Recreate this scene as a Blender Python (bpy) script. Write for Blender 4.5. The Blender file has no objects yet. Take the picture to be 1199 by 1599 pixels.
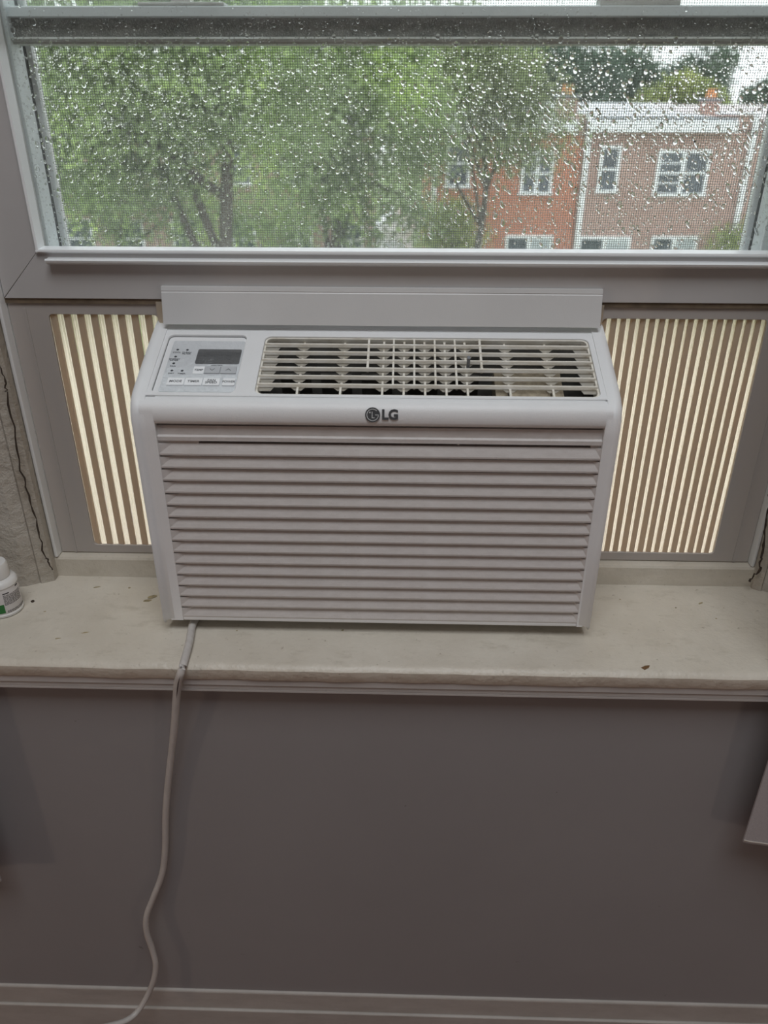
import bpy, bmesh, math, random
import numpy as np
from mathutils import Vector, Matrix

random.seed(7); rng = np.random.default_rng(7)
sc = bpy.context.scene
COL = sc.collection
PI = math.pi

# ------------------------------------------------------------------ camera
F_PX, PITCH, YAW, ROLL = 1210.56, 27.827, -1.497, -0.091
CAM = Vector((0.02643, -0.67051, 0.48777))
t_, a_, r_ = map(math.radians, (PITCH, YAW, ROLL))
FWD = Vector((math.sin(a_) * math.cos(t_), math.cos(a_) * math.cos(t_), -math.sin(t_)))
_rt = Vector((math.cos(a_), -math.sin(a_), 0)); _dn = FWD.cross(_rt)
RT = math.cos(r_) * _rt + math.sin(r_) * _dn
DN = -math.sin(r_) * _rt + math.cos(r_) * _dn
cd = bpy.data.cameras.new('camera'); cam = bpy.data.objects.new('camera', cd); COL.objects.link(cam)
cd.sensor_fit = 'HORIZONTAL'; cd.sensor_width = 36.0; cd.lens = F_PX * 36.0 / 1199
cd.clip_start = 0.02; cd.clip_end = 300
up = -DN; back = -FWD
cam.matrix_world = Matrix(((RT.x, up.x, back.x, CAM.x), (RT.y, up.y, back.y, CAM.y), (RT.z, up.z, back.z, CAM.z), (0, 0, 0, 1)))
cd.dof.use_dof = True; cd.dof.focus_distance = 0.86; cd.dof.aperture_fstop = 9.0
sc.camera = cam

# ------------------------------------------------------------------ world, lights, exposure
w = bpy.data.worlds.new('overcast'); sc.world = w; w.use_nodes = True
bg = w.node_tree.nodes['Background']; bg.inputs[0].default_value = (0.94, 0.965, 1.0, 1); bg.inputs[1].default_value = 2.85

def area(name, loc, target, power, color, sx, sy):
    d = bpy.data.lights.new(name, 'AREA'); d.shape = 'RECTANGLE'; d.size = sx; d.size_y = sy
    d.energy = power; d.color = color
    o = bpy.data.objects.new(name, d); COL.objects.link(o); o.location = loc
    o.rotation_euler = (Vector(target) - Vector(loc)).to_track_quat('-Z', 'Y').to_euler()
    return o
def bulb(name, loc, power, color, r):
    d = bpy.data.lights.new(name, 'POINT'); d.energy = power; d.color = color; d.shadow_soft_size = r
    o = bpy.data.objects.new(name, d); COL.objects.link(o); o.location = loc
    return o
area('ceiling_light', (0.10, -1.05, 2.40), (0.10, -0.7, 0.0), 30.0, (0.94, 0.97, 1.0), 1.3, 1.0)
bulb('lamp_bulb', (-1.85, -1.00, -0.06), 6.5, (1.0, 0.74, 0.54), 0.05)
bulb('lamp_bulb', (1.30, -1.30, -0.15), 3.4, (1.0, 0.78, 0.62), 0.05)

sc.view_settings.view_transform = 'Standard'; sc.view_settings.look = 'None'
sc.view_settings.gamma = 1.0; sc.view_settings.use_curve_mapping = False
sc.view_settings.exposure = 0.0
sc.cycles.caustics_reflective = False; sc.cycles.caustics_refractive = False
sc.cycles.max_bounces = 14; sc.cycles.transmission_bounces = 12; sc.cycles.transparent_max_bounces = 24
sc.cycles.use_denoising = True

# ------------------------------------------------------------------ helpers
def ray(u, v): return (FWD + RT * ((u - 599.5) / F_PX) + DN * ((v - 799.5) / F_PX))
def atY(u, v, y): d = ray(u, v); return CAM + d * ((y - CAM.y) / d.y)
def atZ(u, v, z): d = ray(u, v); return CAM + d * ((z - CAM.z) / d.z)

class NT:
    def __init__(s, name):
        s.m = bpy.data.materials.new(name); s.m.use_nodes = True
        s.t = s.m.node_tree; s.n = s.t.nodes; s.b = s.n['Principled BSDF']; s.out = s.n['Material Output']
        s.tc = s.n.new('ShaderNodeTexCoord')
    def L(s, a, b): s.t.links.new(a, b)
    def noise(s, scale, detail=4, rough=0.55, sc=None, coord='Object'):
        n = s.n.new('ShaderNodeTexNoise'); n.inputs['Scale'].default_value = scale
        n.inputs['Detail'].default_value = detail; n.inputs['Roughness'].default_value = rough
        if sc:
            mp = s.n.new('ShaderNodeMapping'); mp.inputs['Scale'].default_value = sc
            s.L(s.tc.outputs[coord], mp.inputs[0]); s.L(mp.outputs[0], n.inputs['Vector'])
        else: s.L(s.tc.outputs[coord], n.inputs['Vector'])
        return n.outputs['Fac']
    def ramp(s, fac, stops):
        r = s.n.new('ShaderNodeValToRGB'); e = r.color_ramp.elements
        while len(e) < len(stops): e.new(0.5)
        for el, (p, c) in zip(e, stops):
            el.position = p; el.color = (c[0], c[1], c[2], 1) if not isinstance(c, (int, float)) else (c, c, c, 1)
        s.L(fac, r.inputs[0]); return r.outputs[0]
    def mix(s, fac, a, b, mode='MIX'):
        m = s.n.new('ShaderNodeMix'); m.data_type = 'RGBA'; m.blend_type = mode
        for k, x in ((0, fac), (6, a), (7, b)):
            if isinstance(x, (int, float)): m.inputs[k].default_value = x
            elif isinstance(x, tuple): m.inputs[k].default_value = (*x[:3], 1)
            else: s.L(x, m.inputs[k])
        return m.outputs[2]
    def bump(s, h, strength, dist=0.001, prev=None):
        b = s.n.new('ShaderNodeBump'); b.inputs['Strength'].default_value = strength; b.inputs['Distance'].default_value = dist
        s.L(h, b.inputs['Height'])
        if prev is not None: s.L(prev, b.inputs['Normal'])
        s.L(b.outputs[0], s.b.inputs['Normal']); return b.outputs[0]
    def col(s, x):
        if isinstance(x, tuple): s.b.inputs['Base Color'].default_value = (*x[:3], 1)
        else: s.L(x, s.b.inputs['Base Color'])
    def rough(s, v): s.b.inputs['Roughness'].default_value = v

def plain(name, c, rough=0.5, var=0.08, vs=30, bump=0.0, bs=600, metal=0.0):
    k = NT(name); f = k.noise(vs)
    k.col(k.ramp(f, [(0.25, tuple(x * (1 - var) for x in c)), (0.75, tuple(min(1, x * (1 + var)) for x in c))]))
    k.rough(rough); k.b.inputs['Metallic'].default_value = metal
    if bump: k.bump(k.noise(bs, 2), bump, 0.0006)
    return k.m

M = {}
M['ac'] = plain('white_plastic', (0.80, 0.81, 0.82), 0.42, 0.02, 12, 0.35, 1100)
M['ac_dusty'] = None
k = NT('dusty_plastic'); f = k.noise(60, 6, 0.7, (1, 3, 3)); g = k.noise(320, 3)
c = k.ramp(f, [(0.35, (0.555, 0.525, 0.51)), (0.7, (0.635, 0.61, 0.60))])
k.col(k.mix(k.ramp(g, [(0.66, 0.0), (0.74, 0.35)]), c, (0.42, 0.38, 0.34))); k.rough(0.55); k.bump(k.noise(900, 2), 0.25, 0.0005); M['ac_dusty'] = k.m
k = NT('yellowed_plastic'); f = k.noise(45, 6, 0.7, (1, 4, 4))
k.col(k.ramp(f, [(0.28, (0.36, 0.30, 0.22)), (0.42, (0.72, 0.68, 0.59)), (0.65, (0.88, 0.865, 0.81))])); k.rough(0.5); M['vane'] = k.m
M['duct'] = plain('dusty_duct', (0.065, 0.062, 0.055), 0.8, 0.45, 70)
M['foam'] = plain('beige_foam', (0.36, 0.31, 0.23), 0.9, 0.35, 160, 0.6, 500)
M['black'] = plain('black_void', (0.012, 0.012, 0.013), 0.7)
M['filter'] = plain('dark_filter', (0.035, 0.032, 0.032), 0.8, 0.4, 400)
M['metal'] = plain('chassis_metal', (0.55, 0.55, 0.55), 0.5)
M['logo'] = plain('dark_grey_print', (0.07, 0.075, 0.08), 0.35)
M['logo_light'] = plain('pale_print', (0.62, 0.64, 0.65), 0.4)
M['film'] = None
k = NT('silver_film'); f = k.noise(90, 3, 0.5); k.col((0.68, 0.71, 0.74)); k.rough(0.22); k.b.inputs['Metallic'].default_value = 0.15
k.b.inputs['Coat Weight'].default_value = 0.6; k.b.inputs['Coat Roughness'].default_value = 0.05
k.bump(k.ramp(f, [(0.35, 0.0), (0.65, 1.0)]), 0.5, 0.0012); M['film'] = k.m
k = NT('display_window'); f = k.noise(70, 4, 0.6); k.col((0.10, 0.105, 0.11)); k.rough(0.08)
k.b.inputs['Coat Weight'].default_value = 1.0; k.b.inputs['Coat Roughness'].default_value = 0.03
k.bump(f, 0.7, 0.003); M['display'] = k.m
M['key'] = plain('key_white', (0.90, 0.92, 0.94), 0.35, 0.02)
M['key_grey'] = plain('key_grey', (0.50, 0.52, 0.545), 0.35, 0.02)
M['print'] = plain('key_print', (0.05, 0.053, 0.06), 0.6)
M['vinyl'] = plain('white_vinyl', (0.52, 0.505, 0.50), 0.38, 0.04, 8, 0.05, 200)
M['vinyl_bright'] = plain('glazing_bead_vinyl', (0.84, 0.86, 0.87), 0.3, 0.03, 8)
M['vinyl_cool'] = plain('outer_vinyl', (0.84, 0.88, 0.90), 0.4, 0.06, 14)
k = NT('dirty_vinyl'); f = k.noise(25, 6, 0.65, (1, 3, 5)); k.col(k.ramp(f, [(0.3, (0.48, 0.46, 0.43)), (0.7, (0.80, 0.80, 0.78))])); k.rough(0.55); M['vinyl_dirty'] = k.m
k = NT('wool_pile'); f = k.noise(60, 8, 0.8, (1, 1, 2)); k.col(k.ramp(f, [(0.3, (0.16, 0.16, 0.16)), (0.7, (0.50, 0.48, 0.46))])); k.rough(0.95); k.bump(k.noise(700, 3), 1.0, 0.002); M['pile'] = k.m
M['gap_shadow'] = plain('gap_shadow_black', (0.022, 0.022, 0.025), 0.6)  # near-black colour carries the shade of the jamb gap
M['seam'] = plain('brown_gap', (0.16, 0.12, 0.08), 0.8, 0.5, 40)
M['strip'] = plain('grey_white_strip', (0.62, 0.62, 0.62), 0.4, 0.03, 14, 0.15, 900)
# painted sill
k = NT('old_sill_paint'); f = k.noise(11, 6, 0.6); g = k.noise(150, 4, 0.6); h = k.noise(34, 8, 0.7, (1, 2.2, 1)); q = k.noise(4.5, 3)
base = k.ramp(f, [(0.3, (0.57, 0.52, 0.44)), (0.7, (0.67, 0.625, 0.545))])
base = k.mix(k.ramp(h, [(0.54, 0.0), (0.70, 0.42)]), base, (0.42, 0.375, 0.30))
base = k.mix(k.ramp(g, [(0.66, 0.0), (0.74, 0.7)]), base, (0.33, 0.285, 0.22))
k.col(base); k.rough(0.42)
b1 = k.bump(k.noise(30, 5, 0.55), 0.6, 0.004); k.bump(k.noise(240, 3), 0.3, 0.0008, b1); M['sill'] = k.m
k = NT('old_trim_paint'); f = k.noise(14, 6, 0.6, (1, 1, 4)); g = k.noise(120, 4)
base = k.ramp(f, [(0.3, (0.47, 0.45, 0.435)), (0.7, (0.54, 0.52, 0.505))])
k.col(k.mix(k.ramp(g, [(0.68, 0.0), (0.8, 0.4)]), base, (0.33, 0.30, 0.27))); k.rough(0.45)
b1 = k.bump(k.noise(26, 5), 0.3, 0.002); M['trim'] = k.m
k = NT('cracked_jamb_paint'); f = k.noise(9, 7, 0.7, (1, 1, 0.5)); g = k.noise(50, 6, 0.7)
base = k.ramp(f, [(0.28, (0.36, 0.31, 0.25)), (0.6, (0.52, 0.48, 0.42))])
k.col(k.mix(k.ramp(g, [(0.62, 0.0), (0.74, 0.7)]), base, (0.26, 0.215, 0.165))); k.rough(0.6)
b1 = k.bump(k.noise(35, 7, 0.7), 1.0, 0.006); M['jamb'] = k.m
k = NT('plaster_paint'); f = k.noise(7, 6, 0.65); g = k.noise(60, 5, 0.7)
base = k.ramp(f, [(0.32, (0.50, 0.455, 0.395)), (0.68, (0.60, 0.56, 0.50))])
k.col(k.mix(k.ramp(g, [(0.66, 0.0), (0.78, 0.5)]), base, (0.30, 0.27, 0.23))); k.rough(0.65)
k.bump(k.noise(26, 8, 0.7), 1.0, 0.008); M['plaster'] = k.m
k = NT('grey_wall_paint'); f = k.noise(3, 5); g = k.noise(90, 2, 0.4)
base = k.ramp(f, [(0.3, (0.286, 0.275, 0.279)), (0.7, (0.308, 0.297, 0.301))])
k.col(k.mix(k.ramp(g, [(0.79, 0.0), (0.82, 0.5)]), base, (0.14, 0.13, 0.12))); k.rough(0.62)
b1 = k.bump(k.noise(9, 4), 0.15, 0.004); k.bump(k.noise(420, 2), 0.10, 0.0006, b1); M['wall'] = k.m
M['wall_plain'] = plain('room_wall_paint', (0.55, 0.53, 0.51), 0.7)
M['ceiling'] = plain('ceiling_paint', (0.75, 0.74, 0.73), 0.8)
k = NT('baseboard_paint'); f = k.noise(12, 7, 0.7, (1, 1, 3)); k.col(k.ramp(f, [(0.3, (0.40, 0.375, 0.35)), (0.7, (0.50, 0.475, 0.45))])); k.rough(0.6); k.bump(k.noise(40, 6), 0.5, 0.002); M['base'] = k.m
k = NT('dark_red_boards'); f = k.noise(8, 5, 0.6, (1, 8, 1)); k.col(k.ramp(f, [(0.3, (0.10, 0.035, 0.028)), (0.7, (0.17, 0.06, 0.045))])); k.rough(0.4); M['floor'] = k.m
M['crack'] = plain('crack_dark', (0.05, 0.035, 0.025), 0.9)
M['chip'] = plain('bare_wood_chip', (0.16, 0.085, 0.035), 0.8, 0.4, 500)
M['stain'] = plain('stain_brown', (0.35, 0.29, 0.17), 0.6, 0.4, 300)
k = NT('cord_vinyl'); f = k.noise(55, 4, 0.6, (3, 3, 0.5)); k.col(k.ramp(f, [(0.3, (0.50, 0.475, 0.45)), (0.7, (0.58, 0.555, 0.53))])); k.rough(0.45); M['cord'] = k.m
M['scuff'] = plain('dark_scuff', (0.08, 0.065, 0.06), 0.7, 0.5, 200)
M['bottle'] = plain('bottle_white', (0.74, 0.735, 0.72), 0.35, 0.02)
M['label'] = plain('label_white', (0.66, 0.64, 0.64), 0.4, 0.03)
M['green'] = plain('label_green', (0.02, 0.16, 0.035), 0.4)
M['ink'] = plain('label_ink', (0.03, 0.028, 0.03), 0.6)
k = NT('curtain_fabric'); k.col(k.ramp(k.noise(700, 2, 0.5, (1, 1, 2)), [(0.3, (0.40, 0.38, 0.39)), (0.7, (0.48, 0.455, 0.465))])); k.rough(0.85); k.bump(k.noise(900, 2), 0.3, 0.0006); M['curtain'] = k.m
M['thread'] = plain('hem_thread', (0.60, 0.56, 0.50), 0.8)
M['wire'] = plain('screen_wire', (0.11, 0.115, 0.115), 0.55)
# translucent pleats
def pleat_mat(name, diff, trans, fac, bump):
    k = NT(name); tr = k.n.new('ShaderNodeBsdfTranslucent'); tr.inputs[0].default_value = (*trans, 1)
    k.col(diff); k.rough(0.5); mx = k.n.new('ShaderNodeMixShader'); mx.inputs[0].default_value = fac
    nb = k.bump(k.noise(260, 3, 0.6), bump, 0.0015); k.L(nb, tr.inputs['Normal'])
    k.L(k.b.outputs[0], mx.inputs[1]); k.L(tr.outputs[0], mx.inputs[2]); k.L(mx.outputs[0], k.out.inputs[0]); return k.m
M['pleat_thin'] = pleat_mat('thin_pleat_vinyl', (0.82, 0.78, 0.68), (1.0, 0.915, 0.765), 0.92, 0.6)
M['pleat_rib'] = pleat_mat('thick_pleat_vinyl', (0.62, 0.56, 0.47), (0.66, 0.50, 0.34), 0.45, 0.1)
M['panel'] = pleat_mat('panel_frame_vinyl', (0.50, 0.465, 0.44), (0.60, 0.45, 0.30), 0.14, 0.05)
# glass
def pane_mat(name, refl, haze):
    k = NT(name); tr = k.n.new('ShaderNodeBsdfTransparent'); tr.inputs[0].default_value = (0.95, 0.97, 0.96, 1)
    gl = k.n.new('ShaderNodeBsdfGlossy'); gl.inputs['Roughness'].default_value = 0.02
    fr = k.n.new('ShaderNodeFresnel'); ge = k.n.new('ShaderNodeNewGeometry'); mr = k.n.new('ShaderNodeMapRange')
    mr.inputs[3].default_value = refl; mr.inputs[4].default_value = 1 / refl; k.L(ge.outputs['Backfacing'], mr.inputs[0]); k.L(mr.outputs[0], fr.inputs[0])
    mx = k.n.new('ShaderNodeMixShader'); k.L(fr.outputs[0], mx.inputs[0]); k.L(tr.outputs[0], mx.inputs[1]); k.L(gl.outputs[0], mx.inputs[2])
    hz = k.n.new('ShaderNodeBsdfTranslucent'); hz.inputs[0].default_value = (0.9, 0.93, 0.93, 1)   # damp film on the glass
    m2 = k.n.new('ShaderNodeMixShader'); m2.inputs[0].default_value = haze; k.L(mx.outputs[0], m2.inputs[1]); k.L(hz.outputs[0], m2.inputs[2])
    k.L(m2.outputs[0], k.out.inputs[0]); k.n.remove(k.b); return k.m
M['pane'] = pane_mat('window_glass', 1.35, 0.045)
k = NT('water'); gl = k.n.new('ShaderNodeBsdfGlass'); gl.inputs['IOR'].default_value = 1.33; gl.inputs['Roughness'].default_value = 0.0
k.L(gl.outputs[0], k.out.inputs[0]); k.n.remove(k.b); M['water'] = k.m
M['house_glass'] = None
k = NT('house_window_glass'); k.col(k.ramp(k.noise(1.3, 3), [(0.3, (0.03, 0.04, 0.05)), (0.7, (0.10, 0.12, 0.14))])); k.rough(0.12); M['house_glass'] = k.m
k = NT('blind_behind_glass'); k.col(k.ramp(k.noise(1.0, 2, 0.5, (0.2, 0.2, 9)), [(0.4, (0.42, 0.46, 0.48)), (0.6, (0.60, 0.64, 0.66))])); k.rough(0.3); M['blind'] = k.m
def brick(name, c1, c2, mortar):
    k = NT(name); mp = k.n.new('ShaderNodeMapping'); mp.inputs['Rotation'].default_value = (PI / 2, 0, 0)
    k.L(k.tc.outputs['Object'], mp.inputs[0]); b = k.n.new('ShaderNodeTexBrick'); k.L(mp.outputs[0], b.inputs['Vector'])
    b.inputs['Scale'].default_value = 1.0; b.inputs['Brick Width'].default_value = 0.21; b.inputs['Row Height'].default_value = 0.075
    b.inputs['Mortar Size'].default_value = 0.010; b.inputs['Color1'].default_value = (*c1, 1); b.inputs['Color2'].default_value = (*c2, 1); b.inputs['Mortar'].default_value = (*mortar, 1)
    f = k.noise(1.6, 5); k.col(k.mix(k.ramp(f, [(0.35, 0.0), (0.75, 0.3)]), b.outputs[0], tuple(x * 0.65 for x in c1))); k.rough(0.85); return k.m
M['brick_b'] = brick('brown_pink_brick', (0.37, 0.205, 0.165), (0.44, 0.27, 0.22), (0.48, 0.40, 0.36))
M['brick_a'] = brick('orange_brick', (0.50, 0.17, 0.10), (0.56, 0.22, 0.13), (0.40, 0.25, 0.18))
M['brick_d'] = brick('far_brick', (0.30, 0.18, 0.14), (0.36, 0.23, 0.18), (0.40, 0.34, 0.30))
M['house_white'] = plain('house_white_paint', (0.80, 0.82, 0.84), 0.6, 0.05, 2)
M['roof'] = plain('pale_roof', (0.46, 0.48, 0.50), 0.8, 0.15, 1.5)
M['roof_dark'] = plain('slate_roof_edge', (0.20, 0.215, 0.235), 0.8, 0.2, 2)
M['pot'] = plain('orange_clay', (0.55, 0.24, 0.10), 0.8)
M['ground'] = plain('outdoor_grass', (0.12, 0.17, 0.06), 0.9, 0.3, 1)
M['bark'] = plain('tree_bark', (0.075, 0.065, 0.05), 0.9, 0.4, 6, 0.6, 20)
def leaf_mat(name, dark, mid, light, scale=0.9):
    k = NT(name); f = k.noise(scale, 4, 0.6); c = k.ramp(f, [(0.30, dark), (0.52, mid), (0.72, light)])
    k.col(c); k.rough(0.5); tr = k.n.new('ShaderNodeBsdfTranslucent'); k.L(c, tr.inputs[0])
    mx = k.n.new('ShaderNodeMixShader'); mx.inputs[0].default_value = 0.45
    k.L(k.b.outputs[0], mx.inputs[1]); k.L(tr.outputs[0], mx.inputs[2]); k.L(mx.outputs[0], k.out.inputs[0]); return k.m
M['leaf_near'] = leaf_mat('near_leaves', (0.13, 0.165, 0.09), (0.28, 0.37, 0.17), (0.58, 0.74, 0.24))
M['leaf_mid'] = leaf_mat('mid_leaves', (0.19, 0.22, 0.13), (0.28, 0.34, 0.17), (0.40, 0.48, 0.22))
M['leaf_blue'] = leaf_mat('dark_far_leaves', (0.085, 0.125, 0.10), (0.13, 0.19, 0.14), (0.20, 0.27, 0.17), 0.5)
M['leaf_yellow'] = leaf_mat('yellow_green_leaves', (0.20, 0.25, 0.09), (0.31, 0.37, 0.13), (0.46, 0.50, 0.18), 0.6)

def link(name, me, mat, parent=None, smooth=False):
    o = bpy.data.objects.new(name, me); COL.objects.link(o)
    if mat is not None: me.materials.append(M[mat] if isinstance(mat, str) else mat)
    if parent is not None: o.parent = parent
    if smooth: me.polygons.foreach_set('use_smooth', [True] * len(me.polygons))
    return o

class MB:
    def __init__(s): s.b = bmesh.new()
    def box(s, x0, x1, y0, y1, z0, z1, bev=0.0, seg=2):
        vs = [s.b.verts.new(p) for p in ((x0, y0, z0), (x1, y0, z0), (x1, y1, z0), (x0, y1, z0), (x0, y0, z1), (x1, y0, z1), (x1, y1, z1), (x0, y1, z1))]
        fs = [s.b.faces.new([vs[i] for i in q]) for q in ((0, 3, 2, 1), (4, 5, 6, 7), (0, 1, 5, 4), (1, 2, 6, 5), (2, 3, 7, 6), (3, 0, 4, 7))]
        if bev: bmesh.ops.bevel(s.b, geom=list({e for f in fs for e in f.edges}), offset=bev, segments=seg, affect='EDGES', profile=0.5)
        return s
    def prism(s, poly, fn, h0, h1, bev=0.0):           # poly 2D, fn(a,b,h)->xyz
        A = [s.b.verts.new(fn(a, b, h0)) for a, b in poly]; B = [s.b.verts.new(fn(a, b, h1)) for a, b in poly]
        n = len(poly); fs = [s.b.faces.new(A[::-1]), s.b.faces.new(B)]
        for i in range(n): fs.append(s.b.faces.new((A[i], A[(i + 1) % n], B[(i + 1) % n], B[i])))
        if bev: bmesh.ops.bevel(s.b, geom=list({e for f in fs for e in f.edges}), offset=bev, segments=2, affect='EDGES', profile=0.5)
        return s
    def lathe(s, prof, n=32, c=(0, 0, 0), a0=0, a1=2 * PI):
        full = abs(a1 - a0 - 2 * PI) < 1e-6; rows = []
        for r, z in prof:
            m = n if full else n + 1
            rows.append([s.b.verts.new((c[0] + r * math.cos(a0 + (a1 - a0) * i / n), c[1] + r * math.sin(a0 + (a1 - a0) * i / n), c[2] + z)) for i in range(m)])
        for k in range(len(rows) - 1):
            for i in range(n):
                j = (i + 1) % n if full else i + 1
                s.b.faces.new((rows[k][i], rows[k][j], rows[k + 1][j], rows[k + 1][i]))
        return s
    def tube(s, pts, rad, n=10):
        pts = [Vector(p) for p in pts]; rows = []
        rad = rad if isinstance(rad, (list, tuple)) else [rad] * len(pts)
        ref = Vector((0.31, 0.77, 0.55)).normalized()
        for i, p in enumerate(pts):
            d = (pts[min(i + 1, len(pts) - 1)] - pts[max(i - 1, 0)]).normalized()
            x = d.cross(ref).normalized(); y = d.cross(x)
            rows.append([s.b.verts.new(p + x * rad[i] * math.cos(2 * PI * k / n) + y * rad[i] * math.sin(2 * PI * k / n)) for k in range(n)])
        for a, b in zip(rows, rows[1:]):
            for k in range(n): s.b.faces.new((a[k], a[(k + 1) % n], b[(k + 1) % n], b[k]))
        s.b.faces.new(rows[0][::-1]); s.b.faces.new(rows[-1]); return s
    def done(s, name, mat, parent=None, smooth=False):
        bmesh.ops.recalc_face_normals(s.b, faces=s.b.faces)
        me = bpy.data.meshes.new(name); s.b.to_mesh(me); s.b.free()
        o = link(name, me, mat, parent, smooth)
        if smooth: me.set_sharp_from_angle(angle=math.radians(38))
        return o
def bx(name, mat, parent, x0, x1, y0, y1, z0, z1, bev=0.0, seg=2): return MB().box(x0, x1, y0, y1, z0, z1, bev, seg).done(name, mat, parent, bev > 0)
XZ = lambda a, b, h: (a, h, b)
YZ = lambda a, b, h: (h, a, b)

def empty(name, loc=(0, 0, 0)):
    o = bpy.data.objects.new(name, None); COL.objects.link(o); o.empty_display_size = 0.05; o.location = loc; return o
def tag(o, label, cat, group=None, kind=None):
    o['label'] = label; o['category'] = cat
    if group: o['group'] = group
    if kind: o['kind'] = kind
    return o
def struct(o): o['kind'] = 'structure'; return o
def under(o, parent):                                   # parent keeps the world place
    o.parent = parent; o.matrix_parent_inverse = Matrix.Translation(-Vector(parent.location)); return o

def rrect(x0, x1, y0, y1, r, n=6):
    out = []
    for cx, cy, s in ((x1 - r, y1 - r, 0), (x0 + r, y1 - r, 90), (x0 + r, y0 + r, 180), (x1 - r, y0 + r, 270)):
        for i in range(n + 1):
            a = math.radians(s + 90 * i / n); out.append((cx + r * math.cos(a), cy + r * math.sin(a)))
    return out
def plate(name, loops, thick, bev, mat, parent, mtx):   # flat plate with holes, thickness along local +z
    cu = bpy.data.curves.new(name, 'CURVE'); cu.dimensions = '2D'; cu.fill_mode = 'BOTH'; cu.extrude = thick / 2 - bev; cu.bevel_depth = bev; cu.bevel_resolution = 2
    if bev: cu.offset = -bev
    for lp in loops:
        sp = cu.splines.new('POLY'); sp.points.add(len(lp) - 1); sp.use_cyclic_u = True
        for p, (x, y) in zip(sp.points, lp): p.co = (x, y, 0, 1)
    o = bpy.data.objects.new(name, cu); COL.objects.link(o)
    dg = bpy.context.evaluated_depsgraph_get(); me = bpy.data.meshes.new_from_object(o.evaluated_get(dg))
    bpy.data.objects.remove(o); bpy.data.curves.remove(cu)
    me.materials.clear(); me.transform(mtx); me.name = name
    ob = link(name, me, mat, parent); return ob
def text(name, s, size, mtx, mat, parent, extrude=0.0001, align='CENTER', bold=0.0, sx=1.0):
    cu = bpy.data.curves.new(name, 'FONT'); cu.body = s; cu.size = size; cu.align_x = align; cu.align_y = 'CENTER'; cu.extrude = extrude; cu.offset = bold; cu.resolution_u = 3; cu.space_line = 0.75
    o = bpy.data.objects.new(name, cu); COL.objects.link(o)
    dg = bpy.context.evaluated_depsgraph_get(); me = bpy.data.meshes.new_from_object(o.evaluated_get(dg))
    bpy.data.objects.remove(o); bpy.data.curves.remove(cu)
    me.materials.clear(); me.transform(mtx @ Matrix.Diagonal((sx, 1, 1, 1))); me.name = name
    return link(name, me, mat, parent)

# ------------------------------------------------------------------ room shell
FLOOR, CEIL = -0.705, 2.50
struct(bx('floor', 'floor', None, -2.2, 2.2, -3.3, -0.036, FLOOR - 0.1, FLOOR))
struct(bx('ceiling', 'ceiling', None, -2.2, 2.2, -3.3, 0.45, CEIL, CEIL + 0.1))
struct(bx('wall_left', 'wall_plain', None, -2.3, -2.2, -3.3, 0.45, FLOOR, CEIL))
struct(bx('wall_right', 'wall_plain', None, 2.2, 2.3, -3.3, 0.45, FLOOR, CEIL))
struct(bx('wall_back', 'wall_plain', None, -2.3, 2.3, -3.4, -3.3, FLOOR, CEIL))
WALLY = -0.038
wf = struct(empty('wall_front', (0, WALLY, FLOOR)))
def wpart(o): return under(o, wf)
def wbx(name, mat, *a, **k): return wpart(bx(name, mat, None, *a, **k))
wbx('lower_wall', 'wall', -2.2, 2.2, WALLY, 0.36, FLOOR, -0.0515)
wbx('upper_wall', 'wall_plain', -2.2, 2.2, 0.06, 0.36, 1.06, CEIL)
for s, name in ((-1, 'plaster_reveal'), (1, 'plaster_reveal')):
    # plaster beside the window, splayed towards the room
    x0 = -0.400 if s < 0 else 0.447; y0 = 0.090 if s < 0 else 0.098
    poly = [(x0, y0), (x0 + s * 0.012, y0 - 0.007), (x0 + s * 0.05, y0 - 0.013), (x0 + s * 0.40, y0 - 0.07), (s * 2.2, y0 - 0.07), (s * 2.2, 0.19), (x0, 0.19)]
    wpart(MB().prism(poly, lambda a, b, h: (a, b, h), -0.0149, 1.06).done(name, 'plaster', None))

# crack lines (open joints in old paint) beside the window
def crack(pts, r):
    q = []
    for i in range(len(pts) - 1):
        a, b = Vector(pts[i]), Vector(pts[i + 1]); n = 7
        for j in range(n): q.append(a.lerp(b, j / n) + Vector((rng.normal() * 0.0012, 0, rng.normal() * 0.0012)))
    q.append(Vector(pts[-1])); rr = [r * (0.5 + rng.random() * 0.9) for _ in q]
    return wpart(MB().tube(q, rr, 5).done('crack', 'crack', None))
crack([atY(-4, 560, 0.0865), atY(10, 600, 0.0865), atY(12, 612, 0.0865), atY(33, 735, 0.0865), atY(52, 800, 0.0865), atY(70, 868, 0.0865), atY(82, 890, 0.0865)], 0.0009)
crack([atY(1206, 740, 0.0945), atY(1196, 820, 0.0945), atY(1191, 862, 0.0945), atY(1186, 890, 0.0945), atY(1170, 908, 0.0945)], 0.0012)

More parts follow.
